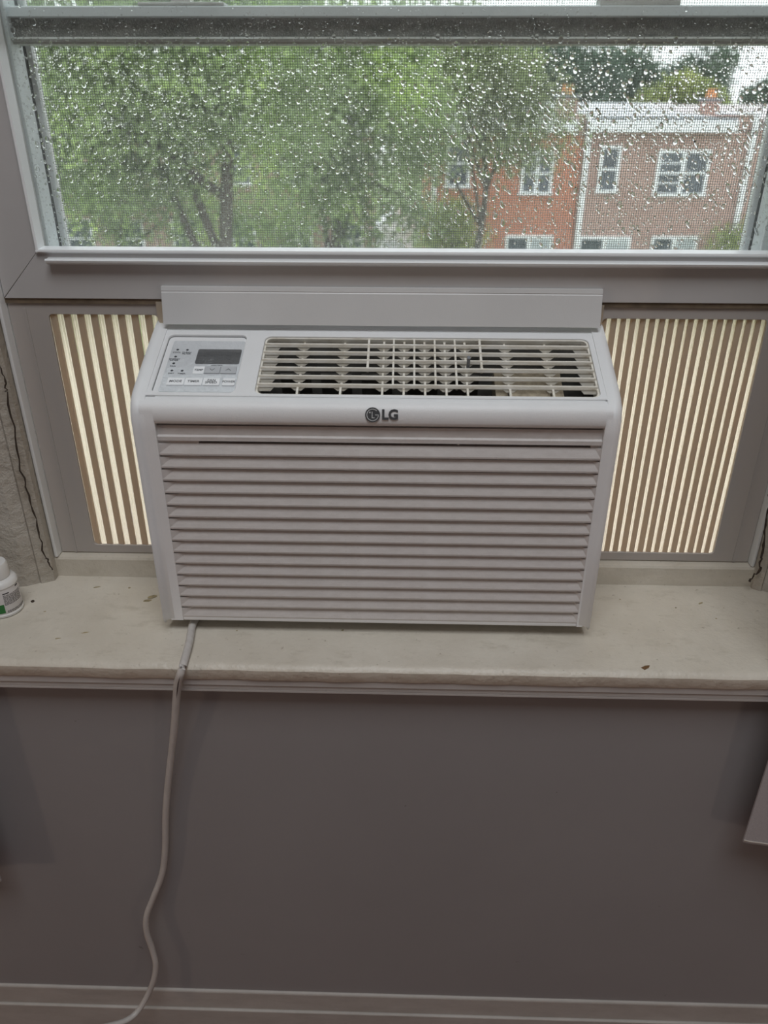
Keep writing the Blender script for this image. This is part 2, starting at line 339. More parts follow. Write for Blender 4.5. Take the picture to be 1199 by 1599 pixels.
# sill
SILLZ = -0.015
sill = struct(empty('trim_1', (0, -0.05, SILLZ)))
def spart(o): return under(o, sill)
nose = [(0.36, SILLZ), (-0.048, SILLZ), (-0.0535, SILLZ - 0.0014), (-0.0565, SILLZ - 0.005), (-0.0565, SILLZ - 0.0165), (-0.0555, SILLZ - 0.0180), (0.36, SILLZ - 0.0180)]
m = MB(); NS = 220; rows = []
for i in range(NS + 1):
    x = -2.2 + 4.4 * i / NS; jit = 0.0002 * math.sin(x * 31) + 0.0002 * math.sin(x * 83 + 1) + rng.normal() * 0.00016
    rows.append([m.b.verts.new((x, a + (jit if a < 0 else 0), b + (jit * 0.6 if 0 < j < 6 and a < 0 else 0))) for j, (a, b) in enumerate(nose)])
for A, B in zip(rows, rows[1:]):
    for j in range(len(nose)): m.b.faces.new((A[j], A[(j + 1) % len(nose)], B[(j + 1) % len(nose)], B[j]))
m.b.faces.new(rows[0]); m.b.faces.new(rows[-1][::-1])
spart(m.done('sill_board', 'sill', None, True))
spart(MB().prism([(0, -0.033), (-0.0538, -0.033), (-0.0546, -0.0336), (-0.0546, -0.0408), (-0.0538, -0.0414), (-0.0532, -0.0420), (-0.0532, -0.0470), (-0.0526, -0.0475), (-0.0530, -0.0482), (-0.0530, -0.0505), (-0.0505, -0.0530), (0, -0.0530)],
      YZ, -2.2, 2.2).done('apron_moulding', 'trim', None))
def blob(name, u, v, z, rx, ry, h, mat, rot=0.0):
    p = atZ(u, v, z); m = MB(); n = 11
    ring = [(rx * (0.7 + 0.5 * rng.random()) * math.cos(2 * PI * i / n), ry * (0.7 + 0.5 * rng.random()) * math.sin(2 * PI * i / n)) for i in range(n)]
    c, s = math.cos(rot), math.sin(rot)
    ring = [(p.x + a * c - b * s, p.y + a * s + b * c) for a, b in ring]
    m.prism(ring, lambda a, b, hh: (a, b, z + hh), 0.0, h); return m.done(name, mat, None)
for u, v, rx, ry in ((238, 932, 0.0055, 0.0030), (230, 938, 0.0045, 0.0022), (151, 917, 0.0045, 0.0010), (202, 918, 0.0016, 0.0012), (133, 988, 0.0040, 0.0010), (90, 997, 0.0030, 0.0010), (1094, 942, 0.0035, 0.0012), (968, 936, 0.0012, 0.0010), (1055, 949, 0.0011, 0.0009), (1118, 966, 0.0012, 0.0010), (535, 984, 0.0016, 0.0010), (370, 985, 0.0010, 0.0008), (70, 955, 0.0014, 0.0008)):
    spart(blob('stain', u, v, SILLZ, rx, ry, 0.0003, 'stain', rng.random() * 0.8))
p = atZ(1008, 1042, SILLZ); spart(MB().prism([(p.x - .005, p.y - .001), (p.x - .002, p.y - .004), (p.x + .003, p.y - .001), (p.x + .005, p.y + .003), (p.x, p.y + .0022)], lambda a, b, h: (a, b, h), SILLZ - 0.0005, SILLZ + 0.0004).done('chipped_spot', 'chip', None))
tag(blob('debris_speck', 51, 940, SILLZ, 0.0019, 0.0017, 0.0016, 'crack'), 'tiny black speck of debris on the sill beside the white bottle', 'speck')

# baseboard
bb = struct(empty('baseboard_front', (0, WALLY, FLOOR)))
under(MB().prism([(WALLY + .002, -0.594), (-0.0405, -0.595), (-0.0415, -0.597), (-0.0420, -0.632), (WALLY + .002, -0.632)], YZ, -2.2, 2.2, 0.0006).done('cap_moulding', 'base', None), bb)
under(MB().prism([(WALLY + .002, -0.632), (-0.0440, -0.632), (-0.0452, -0.6332), (-0.0455, FLOOR), (WALLY + .002, FLOOR)], YZ, -2.2, 2.2, 0.0006).done('base_board', 'base', None), bb)

# ------------------------------------------------------------------ window
win = struct(empty('window_1', (0.026, 0.113, 0.0)))
def wnd(o): return under(o, win)
XL, XR = -0.3784, 0.4310           # lower sash outside
GL, GR = -0.3355, 0.3885           # glass opening
ZB, ZG, ZT = 0.3125, 0.3575, 0.72
FY = 0.113
# stool strip under the side panels
wnd(MB().prism([(0.106, SILLZ), (0.106, 0.0085), (0.1075, 0.0110), (0.118, 0.0115), (0.118, 0.0125), (0.22, 0.0125), (0.22, SILLZ)], YZ, -0.385, 0.4375).done('stool_strip', 'sill', None))
# side stops and jambs (wood) either side, and the bright vinyl bead next to the panels
wnd(MB().prism([(-0.400, 0.0905), (-0.3975, 0.0885), (-0.3845, 0.0955), (-0.3835, 0.20), (-0.400, 0.20)], lambda a, b, h: (a, b, h), -0.015, 1.06).done('jamb_stop', 'jamb', None))
wnd(MB().prism([(0.4475, 0.0985), (0.4450, 0.0965), (0.4370, 0.102), (0.4365, 0.20), (0.4475, 0.20)], lambda a, b, h: (a, b, h), -0.015, 1.06).done('jamb_stop', 'jamb', None))
wnd(bx('side_bead', 'vinyl_bright', None, -0.3837, -0.3792, 0.1045, 0.19, 0.0115, 1.06, 0.0018))
wnd(bx('side_bead', 'vinyl_bright', None, 0.4322, 0.4366, 0.1065, 0.19, 0.0115, 1.06, 0.0018))
# outer wall around the opening
wbx('outer_wall', 'brick_d', -2.2, -0.47, 0.1905, 0.36, SILLZ, 1.06)
wbx('outer_wall', 'brick_d', 0.52, 2.2, 0.1905, 0.36, SILLZ, 1.06)
wnd(bx('head_jamb', 'vinyl', None, -0.40, 0.447, 0.09, 0.22, 1.0, 1.06))

# lower sash: four mitred members
def member(name, poly, y0=FY, y1=0.1365, mat='vinyl'):
    return wnd(MB().prism(poly, XZ, y0, y1, 0.0005).done(name, mat, None))
g = 0.00025; ml = (GL - XL)
member('sash_rail', [(XL + g, ZB), (XR - g, ZB), (GR + g, ZG), (GL - g, ZG)])
member('sash_stile', [(XL, ZB + 2 * g), (GL, ZG + 2 * g), (GL, ZT), (XL, ZT)])
member('sash_stile', [(XR, ZB + 2 * g), (XR, ZT), (GR, ZT), (GR, ZG + 2 * g)])
member('sash_rail', [(XL, ZT), (XR, ZT), (XR, ZT + 0.045), (XL, ZT + 0.045)])
# glazing beads
bd = [(0.0, 0.1105), (0.0035, 0.1105), (0.0042, 0.1125), (0.0042, 0.122), (0.0, 0.122)]
wnd(MB().prism([(0.1115, ZG - 0.0005), (0.1095, ZG + 0.0010), (0.1100, ZG + 0.0028), (0.1240, ZG + 0.0040), (0.1250, ZG - 0.0005)], YZ, GL, GR).done('glazing_bead', 'vinyl_bright', None))
wnd(MB().prism([(GL - 0.0008, 0.1115), (GL + 0.0008, 0.1095), (GL + 0.0026, 0.1105), (GL + 0.0032, 0.125), (GL - 0.0008, 0.125)], lambda a, b, h: (a, b, h), ZG, ZT).done('glazing_bead', 'vinyl_bright', None))
wnd(MB().prism([(GR + 0.0008, 0.1115), (GR - 0.0008, 0.1095), (GR - 0.0026, 0.1105), (GR - 0.0032, 0.125), (GR + 0.0008, 0.125)], lambda a, b, h: (a, b, h), ZG, ZT).done('glazing_bead', 'vinyl_bright', None))
# lift rail
wnd(MB().prism([(FY + .001, 0.3462), (0.1075, 0.3470), (0.1035, 0.3492), (0.1028, 0.3512), (0.1045, 0.3526), (0.1085, 0.3522), (FY + .001, 0.3528)], YZ, -0.3252, 0.380).done('lift_rail', 'vinyl_bright', None, True))
wnd(bx('seam_strip', 'seam', None, -0.379, 0.432, 0.1145, 0.135, 0.3075, 0.3130))  # dark brown strip filling the gap between sash rail and panels
# glass pane with rain on its outer face
pane = wnd(bx('glass_pane', 'pane', None, GL - 0.002, GR + 0.002, 0.1268, 0.1300, ZG - 0.002, ZT))

def raindrops():
    tmpl = []; NSEG, RINGS = 9, 3
    for r in range(RINGS):
        ph = (PI / 2) * r / RINGS
        for k_ in range(NSEG):
            th = 2 * PI * k_ / NSEG; tmpl.append((math.cos(ph) * math.cos(th), math.sin(ph), math.cos(ph) * math.sin(th)))
    tmpl.append((0, 1, 0)); T = np.array(tmpl); nv = len(T)
    F = []
    for r in range(RINGS - 1):
        for k_ in range(NSEG):
            j = (k_ + 1) % NSEG; F.append((r * NSEG + k_, (r + 1) * NSEG + k_, (r + 1) * NSEG + j)); F.append((r * NSEG + k_, (r + 1) * NSEG + j, r * NSEG + j))
    for k_ in range(NSEG):
        j = (k_ + 1) % NSEG; F.append(((RINGS - 1) * NSEG + k_, nv - 1, (RINGS - 1) * NSEG + j))
    for k_ in range(1, NSEG - 1): F.append((0, k_, k_ + 1))
    F = np.array(F)
    x0, x1, z0, z1 = GL + 0.004, GR - 0.004, ZG + 0.003, 0.60
    cell = 0.004; grid = {}; V = []; FF = []; cnt = 0
    def free(x, z, r):
        ci, cj = int(x / cell), int(z / cell)
        for a in range(ci - 2, ci + 3):
            for b in range(cj - 2, cj + 3):
                for (px, pz, pr) in grid.get((a, b), ()):
                    if (px - x) ** 2 + (pz - z) ** 2 < (pr + r) ** 2 * 1.05: return False
        return True
    for stage, N in ((0, 3600), (1, 30000)):
        for _ in range(N):
            x = x0 + (x1 - x0) * rng.random(); z = z0 + (z1 - z0) * rng.random(); hgt = (z - z0) / 0.18
            if stage == 0: r = 0.0011 + 0.0012 * rng.random() ** 1.8
            else: r = 0.00038 + 0.00070 * rng.random() ** 1.5
            clump = 0.5 + 0.5 * math.sin(x * 41 + 3 * math.sin(z * 37)) * math.sin(z * 53 + 2 * math.sin(x * 29))
            dens = 0.42 + 0.58 * clump
            if stage == 0: dens *= 0.30 + 0.85 * math.exp(-((hgt - 0.62) / 0.30) ** 2)
            else: dens *= 0.28 + 0.62 * max(0, min(1, hgt))
            if hgt > 1.06: dens *= 0.35; r *= 0.7
            if rng.random() > dens or not free(x, z, r): continue
            grid.setdefault((int(x / cell), int(z / cell)), []).append((x, z, r))
            el = 1.0 + 0.35 * rng.random() * (1 if stage == 0 else 0.5); lean = 0.0
            if x > 0.02 and hgt < 0.75: el += 0.7 * rng.random(); lean = -0.9 * (rng.random() - 0.25)
            P = T * np.array((r, r * 0.54, r * el))
            wob = 1 + 0.12 * np.sin(np.arange(nv) * (1.7 + rng.random()) + rng.random() * 6)
            P[:, 0] *= wob; P[:, 0] += P[:, 2] * lean + 0.0
            P += np.array((x, 0.13005, z)); V.append(P); FF.append(F + cnt * nv); cnt += 1
    V = np.concatenate(V); FF = np.concatenate(FF)
    me = bpy.data.meshes.new('raindrops'); me.vertices.add(len(V)); me.vertices.foreach_set('co', V.ravel())
    me.loops.add(FF.size); me.loops.foreach_set('vertex_index', FF.ravel()); me.polygons.add(len(FF))
    me.polygons.foreach_set('loop_start', np.arange(0, FF.size, 3)); me.update(calc_edges=True)
    o = link('raindrops', me, 'water', None, True); me.set_sharp_from_angle(angle=math.radians(50)); o['kind'] = 'stuff'; return wnd(o)
raindrops()

# jamb tracks seen through the glass
def jamb(side, xf):
    s = side
    def seg(name, mat, d, y0, y1):
        a, b = xf + s * d, xf + s * 0.16
        wnd(bx(name, mat, None, min(a, b), max(a, b), y0, y1, 0.30, 1.0, 0.0006))
    seg('jamb_track', 'vinyl_cool', -0.0015, 0.1375, 0.1415)
    seg('jamb_track', 'vinyl_cool', 0.006, 0.1415, 0.1470)
    seg('jamb_track', 'vinyl_cool', 0.0015, 0.1470, 0.1690)
    seg('shadow_gap_strip', 'gap_shadow', 0.003, 0.1690, 0.1790)  # black strip painted in for the shadowed gap beside the screen frame
    seg('screen_frame', 'vinyl_bright', -0.0020, 0.1790, 0.1900)
jamb(-1, -0.3345); jamb(1, 0.3790)
# outer frame sill behind glass
wnd(bx('outer_sill', 'vinyl_cool', None, -0.38, 0.43, 0.139, 0.198, 0.3145, 0.3400))
# upper sash bottom rail with wool pile
US = lambda v: atY(600, v, 0.150).z
wnd(MB().prism([(0.149, US(27)), (0.1465, US(25.5)), (0.1465, US(11)), (0.149, US(8.5)), (0.168, US(8.5)), (0.168, US(27))], YZ, -0.349, 0.400).done('upper_sash_rail', 'vinyl_cool', None))
wnd(bx('pile_strip', 'pile', None, -0.349, 0.400, 0.1545, 0.168, US(57), US(27)))
wnd(MB().prism([(0.1545, US(57)), (0.1490, US(58)), (0.1470, US(61)), (0.1485, US(64)), (0.1500, US(65)), (0.1500, US(69)), (0.168, US(70)), (0.168, US(55))], YZ, -0.349, 0.400).done('upper_sash_lip', 'vinyl_dirty', None))
for u0, u1, v0 in ((215, 350, 2.5), (936, 1062, -14)):
    a, b = atY(u0, 8, 0.149), atY(u1, 8, 0.149)
    wnd(MB().box(a.x, b.x, 0.1475, 0.166, a.z - 0.0005, atY(600, v0, 0.149).z, 0.001).box(a.x + 0.03, b.x - 0.03, 0.149, 0.162, a.z, atY(600, v0 - 6, 0.149).z, 0.001).done('sash_keeper', 'vinyl_dirty', None))
wnd(bx('upper_glass_pane', 'pane', None, -0.349, 0.400, 0.1560, 0.1585, US(8.5), 0.99))
# insect screen
def screen():
    V = []; Fs = []; pitch = 0.00233; r = 0.00021; y = 0.1850
    x0, x1, z0, z1 = -0.3335, 0.378, 0.341, 0.66
    def bar(a0, a1, b0, b1, yy):
        n = len(V); V.extend(((a0, yy - r, b0), (a1, yy - r, b0), (a1, yy - r, b1), (a0, yy - r, b1), (a0, yy + r, b0), (a1, yy + r, b0), (a1, yy + r, b1), (a0, yy + r, b1)))
        Fs.extend([tuple(n + i for i in q) for q in ((0, 1, 2, 3), (4, 7, 6, 5), (0, 4, 5, 1), (1, 5, 6, 2), (2, 6, 7, 3), (3, 7, 4, 0))])
    for i in range(int((x1 - x0) / pitch)): x = x0 + i * pitch; bar(x - r, x + r, z0, z1, y)
    for i in range(int((z1 - z0) / pitch)): z = z0 + i * pitch; bar(x0, x1, z - r, z + r, y + 2 * r)
    me = bpy.data.meshes.new('insect_screen'); me.from_pydata(V, [], Fs); o = link('insect_screen', me, 'wire'); o['kind'] = 'stuff'; wnd(o)
screen()

# ------------------------------------------------------------------ accordion side panels
PZ0, PZ1, PY = 0.0229, 0.2958, 0.1165
def side_panel(x0, x1, open0, open1, pitch, label):
    root = empty('side_panel', ((x0 + x1) / 2, PY, 0.0125)); tag(root, label, 'panel', 'accordion side panels')
    hole = rrect(open0, open1, PZ0, PZ1, 0.004)
    mt = Matrix.Translation((0, PY + 0.0015, 0)) @ Matrix.Rotation(PI / 2, 4, 'X')
    under(plate('panel_frame', [[(x0, 0.0128), (x1, 0.0128), (x1, 0.3098), (x0, 0.3098)], hole], 0.003, 0.0004, 'panel', None, mt), root)
    n = round((open1 - open0) / pitch); pt = (open1 - open0) / n
    for i in range(-1 if open0 < -0.3 else 0, n + (1 if open1 > 0.3 else 0)):
        a = open0 + i * pt; wob = rng.normal() * 0.0004
        r_ = MB().prism([(a, PY + 0.0032), (a + pt * 0.47 + wob, PY + 0.0016), (a + pt * 0.53 + wob, PY + 0.0022), (a + pt * 0.53, PY + 0.0042), (a, PY + 0.0054)], lambda p, q, h: (p, q, h), PZ0 - 0.002, PZ1 + 0.002).done('pleat_rib', 'pleat_rib', None)
        under(r_, root)
        m = MB(); rows = []; K = 14
        prof = [(pt * 0.53 + wob, 0.0036), (pt * 0.66, 0.0052), (pt * 0.76, 0.0046), (pt * 0.86, 0.0058), (pt, 0.0046)]
        for kz in range(K + 1):
            z = PZ0 - 0.002 + (PZ1 - PZ0 + 0.004) * kz / K
            rows.append([m.b.verts.new((a + p + rng.normal() * 0.00012, PY + q, z)) for p, q in prof])
        for A, B in zip(rows, rows[1:]):
            for j in range(len(prof) - 1): m.b.faces.new((A[j], A[j + 1], B[j + 1], B[j]))
        under(m.done('pleat', 'pleat_thin', None, True), root)
    # thin raised line along the outer frame edge
    e = x0 + 0.017 if open0 - x0 > 0.03 else x1 - 0.017
    under(bx('frame_ridge', 'panel', None, e - 0.0012, e + 0.0012, PY - 0.0009, PY + 0.0005, 0.0130, 0.302), root)
    return root
side_panel(-0.3785, -0.2250, -0.3383, -0.2260, 0.0137, 'cream pleated side panel left of the air conditioner, wider pleats')
side_panel(0.2250, 0.4318, 0.2260, 0.3906, 0.0098, 'cream pleated side panel right of the air conditioner, many narrow pleats')

# ------------------------------------------------------------------ air conditioner
ac = empty('air_conditioner', (0, 0.12, 0.0125))
tag(ac, 'white window air conditioner with louvred front and top vent above the sill', 'air conditioner')
def A(o): return under(o, ac)
SA = math.atan2(0.038, 0.095); SO = Vector((0, 0.015, 0.2485)); ST = Vector((0, math.cos(SA), math.sin(SA))); SN = Vector((0, -math.sin(SA), math.cos(SA)))
SM = Matrix(((1, 0, 0, 0), (0, ST.y, SN.y, SO.y), (0, ST.z, SN.z, SO.z), (0, 0, 0, 1)))   # local (x, t, n)
def SL(x, t, n): return SM @ Vector((x, t, n))
A(MB().box(-0.211, 0.211, 0.118, 0.46, 0.0128, 0.272, 0.004).done('chassis', 'metal', None, True))
# side caps with rounded outer edges
prof = [(0.1158, 0.0), (0.0015, 0.0), (0.0003, 0.002), (0.0, 0.10), (-0.0010, 0.215), (-0.0008, 0.2325), (0.0030, 0.2408), (0.0100, 0.2464), (0.022, 0.2520), (0.040, 0.2595), (0.065, 0.2700), (0.090, 0.2800), (0.106, 0.2860), (0.112, 0.2874), (0.1158, 0.2876)]
def cap(s):
    m = MB(); pts = [Vector((0, y, z)) for y, z in prof]; n = len(pts); nor = []
    for i in range(n):
        d = pts[(i + 1) % n] - pts[i - 1]; v = Vector((0, -d.z, d.y)); v.normalize(); nor.append(v)
    rows = []
    for q in range(6):
        th = PI / 2 * q / 5; off = 0.0045 * (1 - math.cos(th)); x = 0.2178 + 0.0065 * math.sin(th)
        rows.append([m.b.verts.new((s * x, p.y + v.y * off, p.z + v.z * off)) for p, v in zip(pts, nor)])
    inner = [m.b.verts.new((s * 0.2135, p.y, p.z)) for p in pts]
    rows = [inner] + rows
    for R0, R1 in zip(rows, rows[1:]):
        for j in range(n): m.b.faces.new((R0[j], R0[(j + 1) % n], R1[(j + 1) % n], R1[j]))
    m.b.faces.new(rows[-1]); m.b.faces.new(inner[::-1])
    return A(m.done('side_cap', 'ac', None, True))
# check winding of the inset: the outline runs front-down; normals must point inwards
cap(-1); cap(1)
A(bx('underside', 'ac', None, -0.2135, 0.2135, 0.006, 0.1155, 0.0, 0.004))
# top fascia with the control recess and the outlet opening
GX0, GX1, GT0, GT1 = -0.1125, 0.2085, 0.0, 0.0868
CX0, CX1, CT0, CT1 = -0.2098, -0.1315, 0.0012, 0.0885
mt = SM @ Matrix.Translation((0, 0, -0.0015))
A(plate('top_fascia', [[(-0.2162, -0.0035), (0.2162, -0.0035), (0.2162, 0.108), (-0.2162, 0.108)], rrect(GX0, GX1, GT0, GT1, 0.0065), rrect(CX0, CX1, CT0, CT1, 0.0055)], 0.003, 0.0007, 'ac', None, mt))
A(MB().prism([(0.108, 0.2858), (0.112, 0.2872), (0.1158, 0.2876), (0.1158, 0.27), (0.108, 0.27)], YZ, -0.2162, 0.2162).done('rear_lip', 'ac', None))
# nose panel
NX0, NX1 = -0.2045, 0.2115
nosep = [(0.0118, 0.2462), (0.0085, 0.2458), (0.0040, 0.2440), (0.0006, 0.2412), (-0.0014, 0.2375), (-0.0022, 0.2325), (-0.0020, 0.2275), (-0.0010, 0.2245), (0.0008, 0.2232), (0.0060, 0.2230), (0.0180, 0.2260), (0.0180, 0.2440)]
A(MB().prism(nosep, YZ, NX0, NX1).done('nose_panel', 'ac', None, True))
for x0, x1 in ((-0.2176, NX0 - 0.00012), (NX1 + 0.00012, 0.2176)):
    A(MB().prism([(0.0118, 0.2455), (0.0040, 0.2430), (0.0006, 0.2402), (-0.0008, 0.2360), (-0.0008, 0.215), (0.0002, 0.10), (0.0004, 0.0), (0.012, 0.0), (0.013, 0.2440)], YZ, x0, x1).done('front_fascia', 'ac', None, True))
A(bx('nose_gap', 'black', None, NX0, NX1, 0.0095, 0.0115, 0.2040, 0.2420))
A(bx('fascia_fill', 'ac', None, -0.2165, 0.2165, 0.012, 0.0145, 0.225, 0.2450))
# intake grille: band, fifteen slats, bottom bar
ig = A(MB().prism([(0.0012, 0.2060), (0.0012, 0.2100), (0.0030, 0.2115), (0.0034, 0.2205), (0.0095, 0.2205), (0.0095, 0.2060)], YZ, NX0, NX1).done('intake_grille', 'ac_dusty', None))
def GP(o):
    o.parent = ig; o.matrix_parent_inverse = Matrix(); return o
for xa, xb in ((-0.2045, -0.1665), (0.2020, 0.2115)): GP(bx('end_plate', 'ac_dusty', None, xa, xb, 0.0038, 0.0122, 0.004, 0.2062))
GP(bx('dust_filter', 'filter', None, -0.1670, 0.2025, 0.0125, 0.0140, 0.004, 0.215))
GP(bx('bottom_bar', 'ac', None, NX0, NX1, 0.0003, 0.012, 0.0002, 0.0052, 0.0008))
PT = 0.01336; Z0 = 0.2043
sm = None
for i in range(15):
    if sm is None:
        zt, zb = 0.0, -PT
        L0, L1 = NX0 - 0.0001, NX1 + 0.0001
        m = MB(); v = m.b.verts.new
        lb, rb = v((L0, 0.0, zb + 0.0022)), v((L1, 0.0, zb + 0.0022))
        lb2, rb2 = v((L0, 0.0002, zb + 0.0004)), v((L1, 0.0002, zb + 0.0004))
        lk, rk = v((L0, 0.0085, zb + 0.0004)), v((L1, 0.0085, zb + 0.0004))
        lt, rt = v((L0 + 0.013, 0.0036, zt - 0.0017)), v((L1 - 0.006, 0.0036, zt - 0.0017))
        lf, rf = v((L0, 0.0003, zt - 0.0017)), v((L1, 0.0003, zt - 0.0017))
        lfb, rfb = v((L0, 0.0115, zt - 0.0017)), v((L1, 0.0115, zt - 0.0017))
        lkk, rkk = v((L0, 0.0115, zb + 0.0004)), v((L1, 0.0115, zb + 0.0004))
        for q in ((lb, rb, rt, lt), (lb2, rb2, rb, lb), (lk, rk, rb2, lb2), (lb, lt, lf), (rb, rf, rt), (lf, lt, lfb), (rf, rfb, rt), (lt, rt, rfb, lfb), (lfb, rfb, rkk, lkk), (lkk, rkk, rk, lk), (lf, lfb, lkk, lk, lb2, lb), (rf, rb, rb2, rk, rkk, rfb)): m.b.faces.new(q)
        o = GP(m.done('slat', 'ac_dusty', None)); sm = o
    else:
        o = sm.copy(); COL.objects.link(o); o.parent = ig
    o.location = (0, 0, Z0 - i * PT)
for zc in (Z0, Z0 - PT): GP(bx('slat_spacer', 'ac_dusty', None, 0.0775, 0.0795, 0.006, 0.0125, zc - 0.0016, zc + 0.0016))
# outlet grille
og = A(plate('outlet_grille', [rrect(GX0 + 0.0002, GX1 - 0.0002, GT0 + 0.0002, GT1 - 0.0002, 0.0062), rrect(GX0 + 0.0022, GX1 - 0.0022, GT0 + 0.0018, GT1 - 0.0018, 0.005)], 0.012, 0.0003, 'vane', None, SM @ Matrix.Translation((0, 0, -0.0075))))
def OP(o): o.parent = og; o.matrix_parent_inverse = Matrix(); return o
VT = [0.0752, 0.0632, 0.0511, 0.0390, 0.0269, 0.0148]
GUS = [-0.0733, -0.0328, 0.0064, 0.0265, 0.0466, 0.0665, 0.0864, 0.126, 0.166]
vm = None
for i, t in enumerate(VT):
    if vm is None:
        m = MB(); x0, x1 = GX0 + 0.001, GX1 - 0.001
        m.box(x0, x1, -0.0012, 0.0012, -0.0040, 0.0, 0.0004, 1)
        for gx in GUS:
            m.prism([(gx - 0.0075, -0.0035), (gx - 0.0030, -0.0070), (gx + 0.0030, -0.0070), (gx + 0.0075, -0.0035)], XZ, -0.0006, 0.0006)
        for s, xe in ((1, x0), (-1, x1)):
            m.prism([(xe, -0.0035), (xe, -0.0078), (xe + s * 0.012, -0.0078), (xe + s * 0.016, -0.0035)][::s], XZ, -0.0006, 0.0006)
        o = OP(m.done('vane', 'vane', None)); vm = o
    else:
        o = vm.copy(); COL.objects.link(o); o.parent = og
    o.location = SL(0, t, 0.0002)
def rib(x, t0, t1, n0, n1, wd=0.0011):
    OP(MB().prism([(x - wd, t0), (x + wd, t0), (x + wd, t1), (x - wd, t1)], lambda a, b, h: SL(a, b, h), n0, n1).done('rib', 'vane', None))
for x in (-0.0085, 0.1010): rib(x, 0.039, 0.0855, -0.006, -0.0003)
for x in (0.0162, 0.0364, 0.0565, 0.0764): rib(x, 0.0145, 0.0855, -0.006, -0.0006, 0.0009)
for x in GUS: rib(x, 0.0012, 0.0855, -0.0115, -0.0062 if x not in (0.0064, 0.0265, 0.0466, 0.0665, 0.0864) else -0.0045, 0.0010)
for x in GUS: rib(x, 0.0008, 0.0150, -0.010, -0.0022, 0.0010)
OP(MB().prism([(0.0868, 0.043), (0.0896, 0.043), (0.0896, 0.0475), (0.0868, 0.0475)], lambda a, b, h: SL(a, b, h), -0.010, 0.0085).done('louvre_lever', 'roof_dark', None))
# duct behind the outlet
dm = MB()
def dq(*p): dm.b.faces.new([dm.b.verts.new(SL(*q)) for q in p])
D0, D1, D = GX0 - 0.002, GX1 + 0.002, -0.058
dq((D0, -0.002, -0.003), (D0, -0.002, D), (D1, -0.002, D), (D1, -0.002, -0.003))
dq((D0, 0.089, -0.003), (D1, 0.089, -0.003), (D1, 0.062, D), (D0, 0.062, D))
dq((D0, -0.002, -0.003), (D0, 0.089, -0.003), (D0, 0.089, D), (D0, -0.002, D))
dq((D1, -0.002, -0.003), (D1, -0.002, D), (D1, 0.089, D), (D1, 0.089, -0.003))
A(dm.done('air_duct', 'duct', None))
dm = MB(); dq((D0, -0.01, D + 0.001), (D0, 0.1, D + 0.001), (D1, 0.1, D + 0.001), (D1, -0.01, D + 0.001)); dq((-0.04, -0.0015, -0.016), (-0.04, -0.0015, D), (0.125, -0.0015, D), (0.10, -0.0015, -0.016)); A(dm.done('blower_mouth', 'black', None))
def slab(name, mat, xs, t0, t1, n0, n1):
    A(MB().prism([(xs[0], t0), (xs[1], t0), (xs[1], t1), (xs[0], t1)], lambda a, b, h: SL(a, b, h), n0, n1).done(name, mat, None))
slab('duct_foam', 'foam', (0.115, 0.180), 0.004, 0.060, -0.040, -0.018)
for x in (-0.095, -0.055, -0.015, 0.03, 0.07): slab('swing_blade', 'duct', (x, x + 0.030), 0.045, 0.0465, -0.045, -0.014)
for x in (-0.100, -0.060): slab('swing_blade', 'duct', (x, x + 0.032), 0.012, 0.0135, -0.045, -0.014)

# control panel
cp = A(plate('control_panel', [rrect(CX0 + 0.0002, CX1 - 0.0002, CT0 + 0.0002, CT1 - 0.0002, 0.0054)], 0.0012, 0.0002, 'ac', None, SM @ Matrix.Translation((0, 0, -0.0036))))
def CPp(o): o.parent = cp; o.matrix_parent_inverse = Matrix(); return o
def cplate(name, x0, x1, t0, t1, r, n, th, mat, bev=0.0002): return CPp(plate(name, [rrect(x0 / 1000, x1 / 1000, t0 / 1000, t1 / 1000, r / 1000)], th / 1000, bev, mat, None, SM @ Matrix.Translation((0, 0, n / 1000))))
cplate('face_film', -204.0, -132.4, 4.5, 81.5, 2.0, -2.85, 0.5, 'film', 0.0)
cplate('display_window', -177.0, -133.8, 45.5, 68.0, 1.8, -2.5, 0.5, 'display', 0.0)
cplate('button', -165.4, -150.4, 30.6, 40.6, 0.6, -2.0, 1.6, 'key_grey')
cplate('button', -149.8, -134.6, 30.6, 40.6, 0.6, -2.0, 1.6, 'key_grey')
cplate('temp_plate', -176.4, -165.9, 30.2, 41.2, 0.6, -2.4, 0.5, 'key', 0.0)
for x0, x1 in ((-198.2, -181.9), (-181.2, -164.6), (-163.9, -147.9), (-145.2, -133.4)): cplate('button', x0, x1, 13.0, 23.2, 0.6, -2.1, 1.4, 'key')
def ctext(s, x, t, size, n=-1.25, bold=0.0, sx=1.0): CPp(text('lettering', s, size / 1000, SM @ Matrix.Translation((x / 1000, t / 1000, n / 1000)), 'print', None, 0.00008, bold=bold, sx=sx))
for s, x in (('MODE', -190), ('TIMER', -172.9), ('POWER', -139.3)): ctext(s, x, 18.1, 4.2, -1.35, 0.00006, 1.0 if s != 'POWER' else 0.85)
ctext('FAN\nSPEED', -155.9, 18.3, 4.2, -1.35, 0.00006)
ctext('TEMP', -171.2, 35.8, 3.9, -2.1, 0.00006, 0.92)
ctext('(TIMER/TEMP)', -155.2, 43.2, 2.0, -2.55)
for s, x, t in (('COOL', -197.9, 62.8), ('CLEAN\nFILTER', -188.0, 61.8), ('ENERGY\nSAVER', -198.0, 51.4), ('FAN', -197.6, 41.6), ('DRY', -197.2, 30.8), ('TIMER', -187.0, 30.6)): ctext(s, x, t, 2.9, -2.55, 0.00004)
